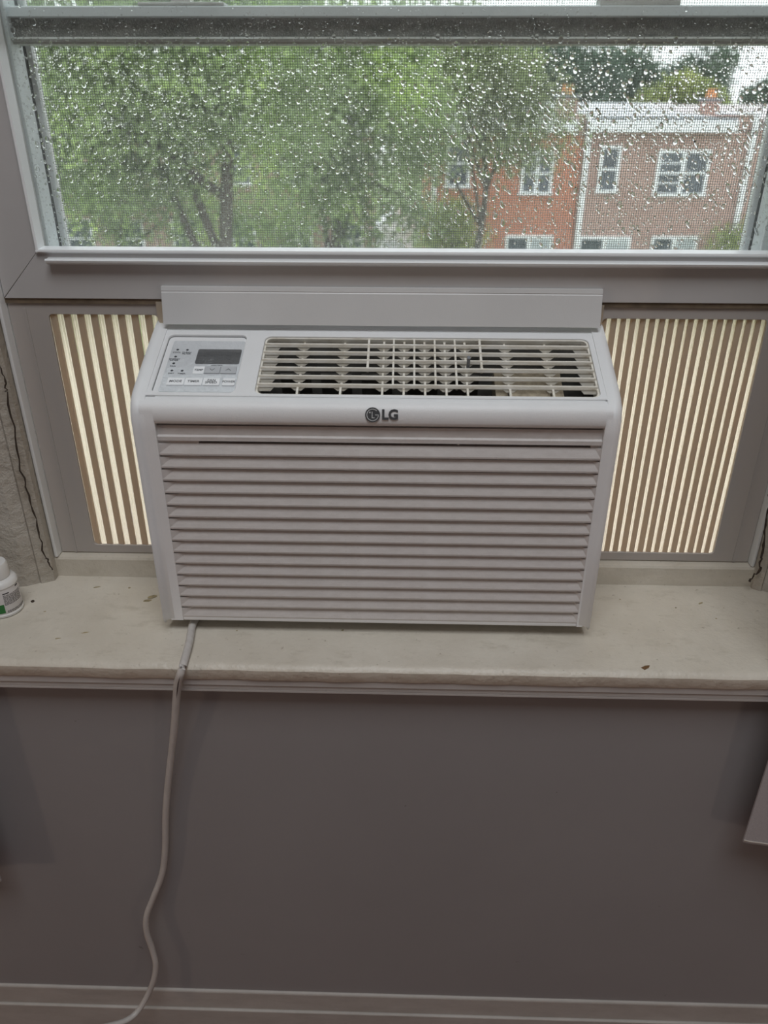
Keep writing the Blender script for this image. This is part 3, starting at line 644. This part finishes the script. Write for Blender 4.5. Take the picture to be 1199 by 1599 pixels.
for x, t in ((-197.9, 67.3), (-188.1, 67.1), (-197.8, 56.4), (-197.6, 46.0), (-197.2, 35.2), (-187.2, 35.0)):
    CPp(MB().lathe([(0, 0.0004), (0.0011, 0.0003), (0.0014, 0.0)], 12).done('indicator_light', 'print', None))
    l = COL.objects[-1]; l.matrix_local = SM @ Matrix.Translation((x / 1000, t / 1000, -0.0026))
def chev(x, t, up_):
    s = 1 if up_ else -1; w_ = 2.4; h = 1.3 * s; k_ = 0.8 * s
    poly = [(x - w_, t - h - k_ / 2), (x, t + h - k_ / 2), (x + w_, t - h - k_ / 2), (x + w_, t - h + k_ / 2), (x, t + h + k_ / 2), (x - w_, t - h + k_ / 2)]
    CPp(MB().prism([(a / 1000, b / 1000) for a, b in poly], lambda a, b, h_: SL(a, b, h_), -0.00125, -0.00110).done('arrow_mark', 'print', None))
chev(-158, 35.6, False); chev(-142.3, 35.6, True)
# badge on the nose
def onnose(z):     # y on the nose outline
    pts = sorted([(b, a) for a, b in nosep[:9]]); zs = [p[0] for p in pts]; return float(np.interp(z, zs, [p[1] for p in pts]))
bz, bxx = 0.2352, -0.0016
tilt = math.atan2(onnose(bz + 0.004) - onnose(bz - 0.004), 0.008)
BM = Matrix.Translation((0, onnose(bz) - 0.0003, bz)) @ Matrix.Rotation(PI / 2 - tilt, 4, 'X')
circ = lambda cx, r, n=28, cy=0: [(cx + r * math.cos(2 * PI * i / n), cy + r * math.sin(2 * PI * i / n)) for i in range(n)]
def B(o): return A(o)
A(plate('badge_disc', [circ(bxx, 0.0069, 36)], 0.0004, 0.0, 'logo', None, BM))
def bpl(name, loops, mat='logo_light'): A(plate(name, loops, 0.0003, 0.0, mat, None, BM @ Matrix.Translation((0, 0, 0.00025))))
def arc(cx, r0, r1, a0, a1, n=26):
    A_ = [math.radians(a0 + (a1 - a0) * i / n) for i in range(n + 1)]
    return [(cx + r1 * math.cos(a), r1 * math.sin(a)) for a in A_] + [(cx + r0 * math.cos(a), r0 * math.sin(a)) for a in reversed(A_)]
bpl('badge_ring', [arc(bxx, 0.0050, 0.0056, 45, 360)])
bpl('badge_bar', [[(bxx + 0.0056, -0.0003), (bxx + 0.0056, 0.0003), (bxx + 0.0022, 0.0003), (bxx + 0.0022, -0.0003)]])
bpl('badge_line', [[(bxx - 0.0002, 0.0030), (bxx - 0.0002, -0.0024), (bxx + 0.0018, -0.0024), (bxx + 0.0018, -0.0030), (bxx - 0.0008, -0.0030), (bxx - 0.0008, 0.0030)]])
bpl('badge_dot', [circ(bxx - 0.0025, 0.0007, 12, 0.0022)])
A(text('badge_lettering', 'LG', 0.0128, BM @ Matrix.Translation((0.0143, -0.0001, 0.0001)), 'logo', None, 0.0002, bold=0.0005, sx=0.98))

# power cord
cp_pts = [(284, 1045, -0.0615), (278, 1065, -0.0620), (275.5, 1090, -0.0588), (272, 1140, -0.054), (265, 1200, -0.050), (259, 1265, -0.048), (258, 1325, -0.047), (253, 1365, -0.047), (240, 1400, -0.049), (229, 1430, -0.052), (229, 1455, -0.054), (237, 1480, -0.055), (243, 1505, -0.057), (240, 1530, -0.060), (230, 1555, -0.064), (216, 1578, -0.072), (196, 1594, -0.085), (160, 1604, -0.10), (110, 1612, -0.12)]
q0 = atZ(300, 978, -0.0105)
P = [Vector((q0.x + 0.001, 0.06, -0.0106)), Vector((q0.x + 0.0005, q0.y + 0.02, -0.0106)), q0, atZ(296, 1000, -0.0106), atZ(291, 1020, -0.0108)] + [atY(*q) for q in cp_pts]
fine = []
for i in range(len(P) - 1):
    p0, p1, p2, p3 = P[max(i - 1, 0)], P[i], P[i + 1], P[min(i + 2, len(P) - 1)]
    for j in range(5):
        t = j / 5; fine.append(0.5 * ((2 * p1) + (-p0 + p2) * t + (2 * p0 - 5 * p1 + 4 * p2 - p3) * t * t + (-p0 + 3 * p1 - 3 * p2 + p3) * t ** 3))
fine.append(P[-1])
cord = A(MB().tube(fine, [0.0041 if i < 42 else 0.0038 for i in range(len(fine))], 12).done('power_cord', 'cord', None, True))
def scuff(i0, i1, off):
    pts = [fine[i] + Vector((off, -0.0037, 0.0004)) for i in range(i0, i1)]
    n = len(pts); o = MB().tube(pts, [0.0007 * math.sin(PI * (k_ + 0.5) / n) + 0.0001 for k_ in range(n)], 6).done('scuff_mark', 'scuff', None)
    o.parent = cord; o.matrix_parent_inverse = Matrix()
scuff(17, 25, 0.0006); scuff(20, 27, -0.0008); scuff(27, 36, 0.0010)

# ------------------------------------------------------------------ filler strip over the unit
st = tag(empty('top_strip', (0.002, 0.105, 0.30)), 'grey white plastic strip above the air conditioner closing the sash gap', 'strip')
under(MB().prism([(0.1080, 0.2930), (0.1040, 0.2905), (0.1010, 0.2905), (0.1072, 0.3205), (0.1080, 0.3215), (0.1076, 0.3222), (0.1085, 0.3262), (0.1128, 0.3262), (0.1128, 0.2960)][::-1], YZ, -0.2160, 0.2205).done('strip_face', 'strip', None), st)
for xa, xb in ((-0.2249, -0.2155), (0.2200, 0.2249)): under(bx('end_gasket', 'pleat_rib', None, xa, xb, 0.1132, 0.1160, 0.2886, 0.3098), st)
# grey bracket foot at the right behind the unit
under(MB().box(0.2135, 0.2165, 0.060, 0.1155, 0.012, 0.10, 0.001).done('side_bracket', 'metal', None), ac)
tag(MB().prism([(0.2275, -0.0149), (0.2420, -0.0149), (0.2395, 0.010), (0.2330, 0.022), (0.2262, 0.022)], XZ, 0.0860, 0.1055, 0.001).done('foam_wedge', 'strip', None), 'small grey wedge on the sill behind the right edge of the air conditioner', 'wedge')

# ------------------------------------------------------------------ pill bottle
bc = atZ(8, 951, SILLZ)
bo = tag(empty('pill_bottle', (bc.x, bc.y, SILLZ)), 'small white pill bottle with a green label patch at the left end of the sill', 'bottle')
def BO(o): o.parent = bo; return o
BO(MB().lathe([(0, 0), (0.0185, 0), (0.0200, 0.0012), (0.0203, 0.0035), (0.0195, 0.0045), (0.0195, 0.0355), (0.0203, 0.0365), (0.0200, 0.0395), (0.0178, 0.0425), (0.0135, 0.0440), (0.0125, 0.0450), (0, 0.0450)], 40).done('body', 'bottle', None, True))
BO(MB().lathe([(0.0, 0.0445), (0.0142, 0.0445), (0.0144, 0.0455), (0.0138, 0.0590), (0.0128, 0.0612), (0, 0.0615)], 40).done('cap', 'bottle', None, True))
a0, a1 = math.radians(-150), math.radians(60)
lb = BO(MB().lathe([(0.01955, 0.0055), (0.0197, 0.006), (0.0197, 0.0345), (0.01955, 0.035)], 40, a0=a0, a1=a1).done('label', 'label', None, True))
def onlabel(name, mat, d0, d1, z0, z1, r=0.01978):
    o = MB().lathe([(r, z0), (r + 0.00005, (z0 + z1) / 2), (r, z1)], 10, a0=math.radians(d0), a1=math.radians(d1)).done(name, mat, None); o.parent = lb; return o
onlabel('green_patch', 'green', -120, -58, 0.0065, 0.0175)
tm = MB()
for rr in range(9):
    z = 0.0275 - rr * 0.00145; d = -55.0
    while d < 8:
        wd = 3 + 8 * rng.random(); tm.lathe([(0.01979, z), (0.01979, z + 0.00075)], 4, a0=math.radians(d), a1=math.radians(min(d + wd, 10))); d += wd + 1.6
for z in (0.0078, 0.0062):
    d = -52
    while d < 14: wd = 3 + 7 * rng.random(); tm.lathe([(0.01979, z), (0.01979, z + 0.0008)], 4, a0=math.radians(d), a1=math.radians(d + wd)); d += wd + 1.6
tm.lathe([(0.01979, 0.0295), (0.01979, 0.0308)], 4, a0=math.radians(-55), a1=math.radians(-35)); tm.lathe([(0.01979, 0.0325), (0.01979, 0.0342)], 4, a0=math.radians(-8), a1=math.radians(6))
o = tm.done('printed_text', 'ink', None); o.parent = lb; o['kind'] = 'stuff'

# ------------------------------------------------------------------ curtains
def curtain(pts_bottom, ztop, y, label):
    root = empty('curtain', (pts_bottom[0][0], y, pts_bottom[0][1])); tag(root, label, 'curtain', 'grey curtains beside the window')
    m = MB(); xs = [p[0] for p in pts_bottom]; zs = [p[1] for p in pts_bottom]; NX, NZ = 60, 40; F_, Bk = [], []
    for i in range(NX + 1):
        f = i / NX; x = xs[0] + (xs[-1] - xs[0]) * f; zb = np.interp(f, np.linspace(0, 1, len(zs)), zs); colA, colB = [], []
        for j in range(NZ + 1):
            z = zb + (ztop - zb) * j / NZ; yy = y + min(1, abs(x - xs[0]) / 0.06) * 0.007 * math.sin(abs(x - xs[0]) * 62 + 0.6 * j / NZ) - 0.004
            colA.append(m.b.verts.new((x, yy, z))); colB.append(m.b.verts.new((x, yy + 0.002, z)))
        F_.append(colA); Bk.append(colB)
    for i in range(NX):
        for j in range(NZ):
            m.b.faces.new((F_[i][j], F_[i + 1][j], F_[i + 1][j + 1], F_[i][j + 1])); m.b.faces.new((Bk[i][j], Bk[i][j + 1], Bk[i + 1][j + 1], Bk[i + 1][j]))
        m.b.faces.new((F_[i][0], Bk[i][0], Bk[i + 1][0], F_[i + 1][0]))
    for j in range(NZ): m.b.faces.new((F_[0][j], F_[0][j + 1], Bk[0][j + 1], Bk[0][j])); m.b.faces.new((F_[NX][j], Bk[NX][j], Bk[NX][j + 1], F_[NX][j + 1]))
    under(m.done('fabric', 'curtain', None, True), root)
    hem = []
    for i in range(0, 61):
        f = i / 60; x = xs[0] + (xs[-1] - xs[0]) * f; zb = np.interp(f, np.linspace(0, 1, len(zs)), zs) + 0.0035
        hem.append((x, y + min(1, abs(x - xs[0]) / 0.06) * 0.007 * math.sin(abs(x - xs[0]) * 62) - 0.0045, zb))
    under(MB().tube(hem, 0.0006, 5).done('hem_stitching', 'thread', None), root)
    return root
c0 = atY(1158, 1310, -0.068); c1 = atY(1199, 1345, -0.068)
curtain([(c0.x, c0.z), (c1.x, c1.z), (c1.x + 0.05, c1.z - 0.005), (c1.x + 0.30, c1.z)], 1.55, -0.068, 'grey curtain hanging right of the sill, its stitched hem corner showing')
c0 = atY(4, 1372, -0.068)
curtain([(c0.x, c0.z), (c0.x - 0.05, c0.z - 0.01), (c0.x - 0.34, c0.z)], 1.55, -0.068, 'grey curtain hanging left of the sill, barely showing at its edge')

# ------------------------------------------------------------------ outdoors
GZ = -5.3
struct(bx('outdoor_ground', 'ground', None, -60, 60, 3.0, 90, GZ - 0.2, GZ))
HY = 23.0
def house(name, x0, x1, y0, depth, ztop, mat, label):
    r = empty(name, ((x0 + x1) / 2, y0, GZ)); tag(r, label, 'house')
    under(bx('wall', mat, None, x0, x1, y0, y0 + depth, GZ, ztop), r); return r
def hwin(r, x0, x1, z0, z1, y, units=1, muntin=(), blind=False):
    fr = MB(); t = 0.085
    fr.box(x0 - t, x1 + t, y - 0.07, y + 0.02, z1, z1 + t).box(x0 - t * 1.3, x1 + t * 1.3, y - 0.11, y + 0.02, z0 - t, z0).box(x0 - t, x0, y - 0.07, y + 0.02, z0, z1).box(x1, x1 + t, y - 0.07, y + 0.02, z0, z1)
    wu = (x1 - x0) / units
    for i in range(1, units): fr.box(x0 + i * wu - 0.06, x0 + i * wu + 0.06, y - 0.07, y + 0.02, z0, z1)
    fr = under(fr.done('window', 'house_white', None), r)
    for i in range(units):
        a, b = x0 + i * wu + (0.06 if i else 0), x0 + (i + 1) * wu - (0.06 if i < units - 1 else 0); zm = (z0 + z1) / 2
        def sub(o): o.parent = fr; o.matrix_parent_inverse = Matrix(); return o
        for za, zb in ((z0, zm - 0.03), (zm + 0.03, z1)):
            sub(bx('pane', 'blind' if blind and za > z0 - 1 and (i + (za > zm)) % 2 == 0 else 'house_glass', None, a, b, y - 0.03, y - 0.01, za, zb))
        s = MB().box(a, b, y - 0.06, y - 0.005, zm - 0.03, zm + 0.03)
        if i in muntin:
            for f in (0.25, 0.75): s.box(a, b, y - 0.045, y - 0.005, z0 + (z1 - z0) * f - 0.02, z0 + (z1 - z0) * f + 0.02)
        sub(s.done('sash_bar', 'house_white', None))
    return fr
def arch(r, x0, x1, z, y, mat):
    cx, hw = (x0 + x1) / 2, (x1 - x0) / 2 + 0.12; poly = []
    for i in range(13):
        f = -1 + 2 * i / 12; poly.append((cx + hw * f, z + 0.10 + 0.14 * (1 - f * f)))
    poly += [(cx + hw, z + 0.02), (cx - hw, z + 0.02)]
    under(MB().prism(poly, XZ, y - 0.05, y + 0.02).done('window_arch', mat, None), r)
def chimney(r, x0, x1, y0, y1, z0, z1, mat, pot=True):
    under(bx('chimney', mat, None, x0, x1, y0, y1, z0, z1), r)
    under(MB().box(x0 - 0.05, x1 + 0.05, y0 - 0.05, y1 + 0.05, z1, z1 + 0.08).done('chimney_cap', 'roof_dark', None), r)
    if pot: under(MB().lathe([(0.0, 0), (0.17, 0), (0.14, 0.22), (0.16, 0.25), (0, 0.25)], 12, ((x0 + x1) / 2, (y0 + y1) / 2, z1 + 0.08)).done('chimney_pot', 'pot', None), r)
def pipe(r, x, y, z0, z1, xt=None):
    under(MB().tube([(x, y, z0), (x, y, z1 - 0.1), (xt if xt is not None else x, y, z1)], 0.085, 8).done('downspout', 'house_white', None), r)

hb = house('brick_house', 4.87, 9.52, HY, 8.0, -0.16, 'brick_b', 'brown brick row house with wide white cornice and double upper window')
under(MB().prism([(HY - 0.32, -0.20), (HY - 0.32, 0.06), (HY - 0.22, 0.12), (HY + 0.4, 0.12), (HY + 0.4, -0.20)], YZ, 4.90, 8.86).done('cornice', 'house_white', None), hb)
under(MB().prism([(HY - 0.1, 0.115), (HY + 8, 0.30), (HY + 8, 0.20), (HY + 0.2, 0.02)], YZ, 4.90, 8.86).done('roof', 'roof', None), hb)
under(bx('gutter', 'roof_dark', None, 4.95, 8.84, HY - 0.30, HY - 0.12, 0.12, 0.165), hb)
under(bx('back_parapet', 'house_white', None, 4.90, 9.5, HY + 7.7, HY + 8.0, 0.20, 0.50), hb)
under(bx('parapet', 'brick_b', None, 8.86, 9.52, HY, HY + 1.4, -0.2, 0.22), hb)
under(bx('parapet_cap', 'house_white', None, 8.82, 9.53, HY - 0.08, HY + 1.5, 0.22, 0.28), hb)
hwin(hb, 5.44, 5.84, -1.66, -0.62, HY); arch(hb, 5.40, 5.88, -0.60, HY, 'brick_b')
hwin(hb, 7.03, 8.30, -1.74, -0.72, HY, 2, (0,)); arch(hb, 7.00, 8.33, -0.70, HY, 'brick_b')
hwin(hb, 5.10, 6.44, -4.35, -2.99, HY, 2, (), True)
hwin(hb, 7.19, 8.34, -4.35, -2.97, HY, 2, (0, 1), True); arch(hb, 7.16, 8.37, -2.95, HY, 'brick_b')
pipe(hb, 4.97, HY - 0.10, GZ, -0.20); pipe(hb, 9.40, HY - 0.10, GZ, 0.20)
chimney(hb, 9.02, 9.46, HY + 3, HY + 3.6, 0.0, 0.55, 'brick_b')

ha = house('brick_house', 0.62, 4.85, HY, 8.0, -0.16, 'brick_a', 'orange brick row house half hidden behind green foliage')
under(MB().prism([(HY - 0.30, -0.22), (HY - 0.30, 0.08), (HY + 0.3, 0.10), (HY + 0.3, -0.22)], YZ, 0.70, 4.62).done('cornice', 'house_white', None), ha)
under(MB().prism([(HY - 0.1, 0.095), (HY + 8, 0.30), (HY + 8, 0.20), (HY + 0.2, 0.0)], YZ, 0.70, 4.80).done('roof', 'roof', None), ha)
under(bx('back_parapet', 'house_white', None, 2.6, 4.85, HY + 7.7, HY + 8.0, 0.20, 0.50), ha)
under(bx('pier', 'brick_d', None, 4.55, 4.85, HY - 0.06, HY + 1.0, -0.3, 0.22), ha)
chimney(ha, 4.20, 4.72, HY + 0.6, HY + 1.2, 0.0, 0.62, 'brick_d')
hwin(ha, 1.20, 1.72, -1.55, -0.45, HY); hwin(ha, 3.30, 4.02, -1.72, -0.78, HY, 2)
hwin(ha, 3.00, 4.20, -4.3, -2.97, HY, 2, (), True); hwin(ha, 1.35, 2.15, -4.3, -3.0, HY, 1, (), True)
pipe(ha, 0.80, HY - 0.10, GZ, -0.15)
hc = house('brick_house', 9.54, 14.0, HY, 8.0, -0.1, 'brick_b', 'brown brick row house cut off beyond the right downspout')
under(bx('cornice', 'house_white', None, 9.66, 13.9, HY - 0.3, HY + 0.3, -0.15, 0.12), hc); under(bx('back_parapet', 'house_white', None, 9.54, 14.0, HY + 7.7, HY + 8.0, -0.1, 0.45), hc)
hwin(hc, 10.2, 11.0, -1.7, -0.7, HY)
hd = house('brick_house', -15.0, -1.4, 31.0, 7.0, -0.6, 'brick_d', 'pinkish brick house far behind the trees with white windows')
under(bx('cornice', 'house_white', None, -15.0, -1.4, 30.6, 31.1, -0.65, -0.3), hd)
for x in (-13.2, -11.2, -9.0, -6.8, -4.6, -2.6):
    hwin(hd, x, x + 0.9, -2.2, -1.0, 31.0, 1); hwin(hd, x, x + 0.9, -4.9, -3.6, 31.0, 1)
sh = empty('white_shed', (-0.2, 25.0, GZ)); tag(sh, 'small white shed showing through leaves left of the orange brick house', 'shed')
under(bx('wall', 'house_white', None, -0.85, 0.25, 25.0, 27.0, GZ, -3.05), sh)
under(MB().prism([(-1.00, -3.08), (0.40, -3.08), (-0.30, -2.45)], XZ, 24.85, 27.1).done('roof', 'house_white', None), sh)
under(bx('door', 'blind', None, -0.60, 0.00, 24.95, 25.02, GZ, -3.4), sh)

def foliage(name, blobs, n, size, mat, parent, seed, spread=2.6):
    g_ = np.random.default_rng(seed); C_ = []
    wts = np.array([b[3] ** 2 for b in blobs]); wts = wts / wts.sum()
    idx = g_.choice(len(blobs), n, p=wts); B_ = np.array([b[:3] for b in blobs])[idx]; R_ = np.array([b[3] for b in blobs])[idx]
    # twig clusters inside the crown
    nc = max(20, n // 26); ci = g_.choice(len(blobs), nc, p=wts)
    d = g_.normal(size=(nc, 3)); d /= np.linalg.norm(d, axis=1)[:, None]
    cc = np.array([b[:3] for b in blobs])[ci] + d * (np.array([b[3] for b in blobs])[ci] * g_.random(nc) ** 0.38)[:, None]
    pick = g_.integers(0, nc, n); P_ = cc[pick] + g_.normal(size=(n, 3)) * (size * spread) * np.array((1, 1, 0.7))
    ax = g_.normal(size=(n, 3)); ax[:, 2] -= 0.5; ax /= np.linalg.norm(ax, axis=1)[:, None]
    nb = np.cross(ax, g_.normal(size=(n, 3))); nb /= np.linalg.norm(nb, axis=1)[:, None]
    s = size * (0.6 + 0.8 * g_.random(n))[:, None]; wd = 0.36
    nrm = np.cross(ax, nb)
    V = np.stack([P_ - ax * s * 0.5, P_ + nb * s * wd - ax * s * 0.05 + nrm * s * 0.08, P_ + ax * s * 0.5, P_ - nb * s * wd - ax * s * 0.05 + nrm * s * 0.08], 1).reshape(-1, 3)
    me = bpy.data.meshes.new(name); me.vertices.add(len(V)); me.vertices.foreach_set('co', V.ravel())
    me.loops.add(4 * n); me.loops.foreach_set('vertex_index', np.arange(4 * n)); me.polygons.add(n); me.polygons.foreach_set('loop_start', np.arange(0, 4 * n, 4)); me.update(calc_edges=True)
    o = link(name, me, mat); o['kind'] = 'stuff'; return under(o, parent)
def tree(label, x, y, blobs, n, size, mat, seed, tr=0.16, name='tree', branches=5, cat='tree'):
    r = empty(name, (x, y, GZ)); tag(r, label, cat)
    cz = sum(b[2] for b in blobs) / len(blobs); g_ = np.random.default_rng(seed)
    if tr:
        pts = [Vector((x + 0.10 * math.sin(i * 1.3 + seed), y, GZ + (cz + 0.6 - GZ) * i / 8)) for i in range(9)]
        under(MB().tube(pts, [tr * (1 - 0.07 * i) for i in range(9)], 9).done('trunk', 'bark', None, True), r)
        for k_ in range(branches):
            b = blobs[k_ % len(blobs)]; s_ = pts[4 + k_ % 4]; e_ = Vector(b[:3]) + Vector(g_.normal(size=3)) * b[3] * 0.45
            mid = s_.lerp(e_, 0.5) + Vector((0, 0, 0.25)); q = [s_, s_.lerp(mid, 0.6), mid, mid.lerp(e_, 0.6), e_]
            under(MB().tube(q, [tr * 0.45, tr * 0.38, tr * 0.3, tr * 0.2, tr * 0.08], 7).done('branch', 'bark', None, True), r)
    foliage('foliage', blobs, n, size, mat, r, seed, 2.6 if y < 30 else 1.3)
    return r
def pb(u, v, y, r): p = atY(u, v, y); return (p.x, p.y, p.z, r)
tree('big leafy tree filling the left of the view, close to the window', atY(345, 200, 9).x, 9.0,
     [pb(90, 90, 9, 1.0), pb(240, 60, 9.3, 1.1), pb(60, 220, 8.8, 0.75), pb(200, 190, 9, 0.9), pb(330, 110, 8.8, 0.85), pb(420, 170, 9.2, 0.7), pb(280, 250, 9.2, 0.6), pb(150, 290, 9, 0.45), pb(330, 20, 9, 1.3)], 26000, 0.075, 'leaf_near', 11, 0.13, branches=4)
tree('bright green tree with hanging leaves left of the orange brick house', atY(520, 200, 13).x, 13.0,
     [pb(470, 90, 13, 1.0), pb(560, 170, 13, 0.9), pb(470, 240, 12.5, 0.9), pb(590, 100, 13.5, 0.9), pb(640, 190, 14, 0.8), pb(540, 300, 13, 0.6), pb(640, 320, 13, 0.3), pb(590, 370, 13, 0.35)], 19000, 0.09, 'leaf_near', 12, 0.13, branches=7)
tree('low bushy tree at the lower left of the view', atY(170, 330, 17).x, 17.0,
     [pb(180, 310, 17, 1.0), pb(320, 340, 17, 1.1), pb(100, 300, 17, 0.6), pb(440, 350, 17, 0.9)], 13000, 0.085, 'leaf_near', 13, 0.10, branches=4)
tree('broad olive green tree standing in front of the orange brick house', atY(760, 160, 19).x, 19.0,
     [pb(690, 110, 19, 1.2), pb(770, 130, 19.3, 1.1), pb(840, 210, 19, 0.8), pb(780, 230, 19, 0.75), pb(660, 250, 19, 0.8), pb(820, 150, 19.3, 0.55), pb(700, 75, 19, 0.9)], 16000, 0.10, 'leaf_mid', 14, 0.11, branches=7)
tree('dense dark tree massed behind the roofs, left of the sky gap', atY(860, 130, 38).x, 38.0,
     [pb(800, 110, 38, 1.6), pb(870, 105, 38, 1.7), pb(920, 120, 38, 1.4), pb(740, 110, 39, 1.8), pb(890, 150, 37, 1.6)], 12000, 0.22, 'leaf_blue', 15, 0.3)
tree('round dark tree behind the roofs, in the middle of the row', atY(985, 130, 46).x, 46.0,
     [pb(985, 110, 46, 1.25), pb(970, 140, 46, 1.5), pb(1000, 150, 46, 1.4)], 7000, 0.22, 'leaf_blue', 16, 0.28)
tree('tall loose grey green tree against the white sky at right', atY(1090, 140, 54).x, 54.0,
     [pb(1070, 115, 54, 1.1), pb(1110, 105, 54, 1.4), pb(1130, 100, 54, 0.9), pb(1105, 145, 54, 1.5), pb(1050, 118, 54, 0.6)], 5500, 0.22, 'leaf_blue', 17, 0.25)
tree('yellow green tree low behind the brown brick house', atY(1050, 150, 34).x, 34.0,
     [pb(1050, 158, 34, 0.62), pb(1080, 152, 34, 0.6), pb(1020, 166, 34, 0.55), pb(1110, 168, 34, 0.55), pb(1070, 138, 34, 0.5)], 6500, 0.18, 'leaf_yellow', 18, 0.2)
tree('small dark tree at the far right edge behind the roofs', atY(1185, 150, 40).x, 40.0,
     [pb(1178, 160, 40, 0.45), pb(1208, 150, 40, 0.6)], 3000, 0.22, 'leaf_blue', 19, 0.2)
tree('yellow green shrub climbing the orange brick wall beside its left downspout', atY(700, 350, 21.4).x, 21.4,
     [pb(690, 330, 21.4, 0.42), pb(715, 345, 21.4, 0.42), pb(682, 370, 21.4, 0.5), pb(730, 370, 21.4, 0.38)], 3500, 0.10, 'leaf_yellow', 20, 0.05, 'shrub', 3, 'shrub')
tree('green shrub at the foot of the right downspout', atY(1140, 375, 21.8).x, 21.8,
     [pb(1140, 378, 21.8, 0.38), pb(1155, 390, 21.8, 0.42)], 1800, 0.10, 'leaf_yellow', 21, 0.05, 'shrub', 3, 'shrub')
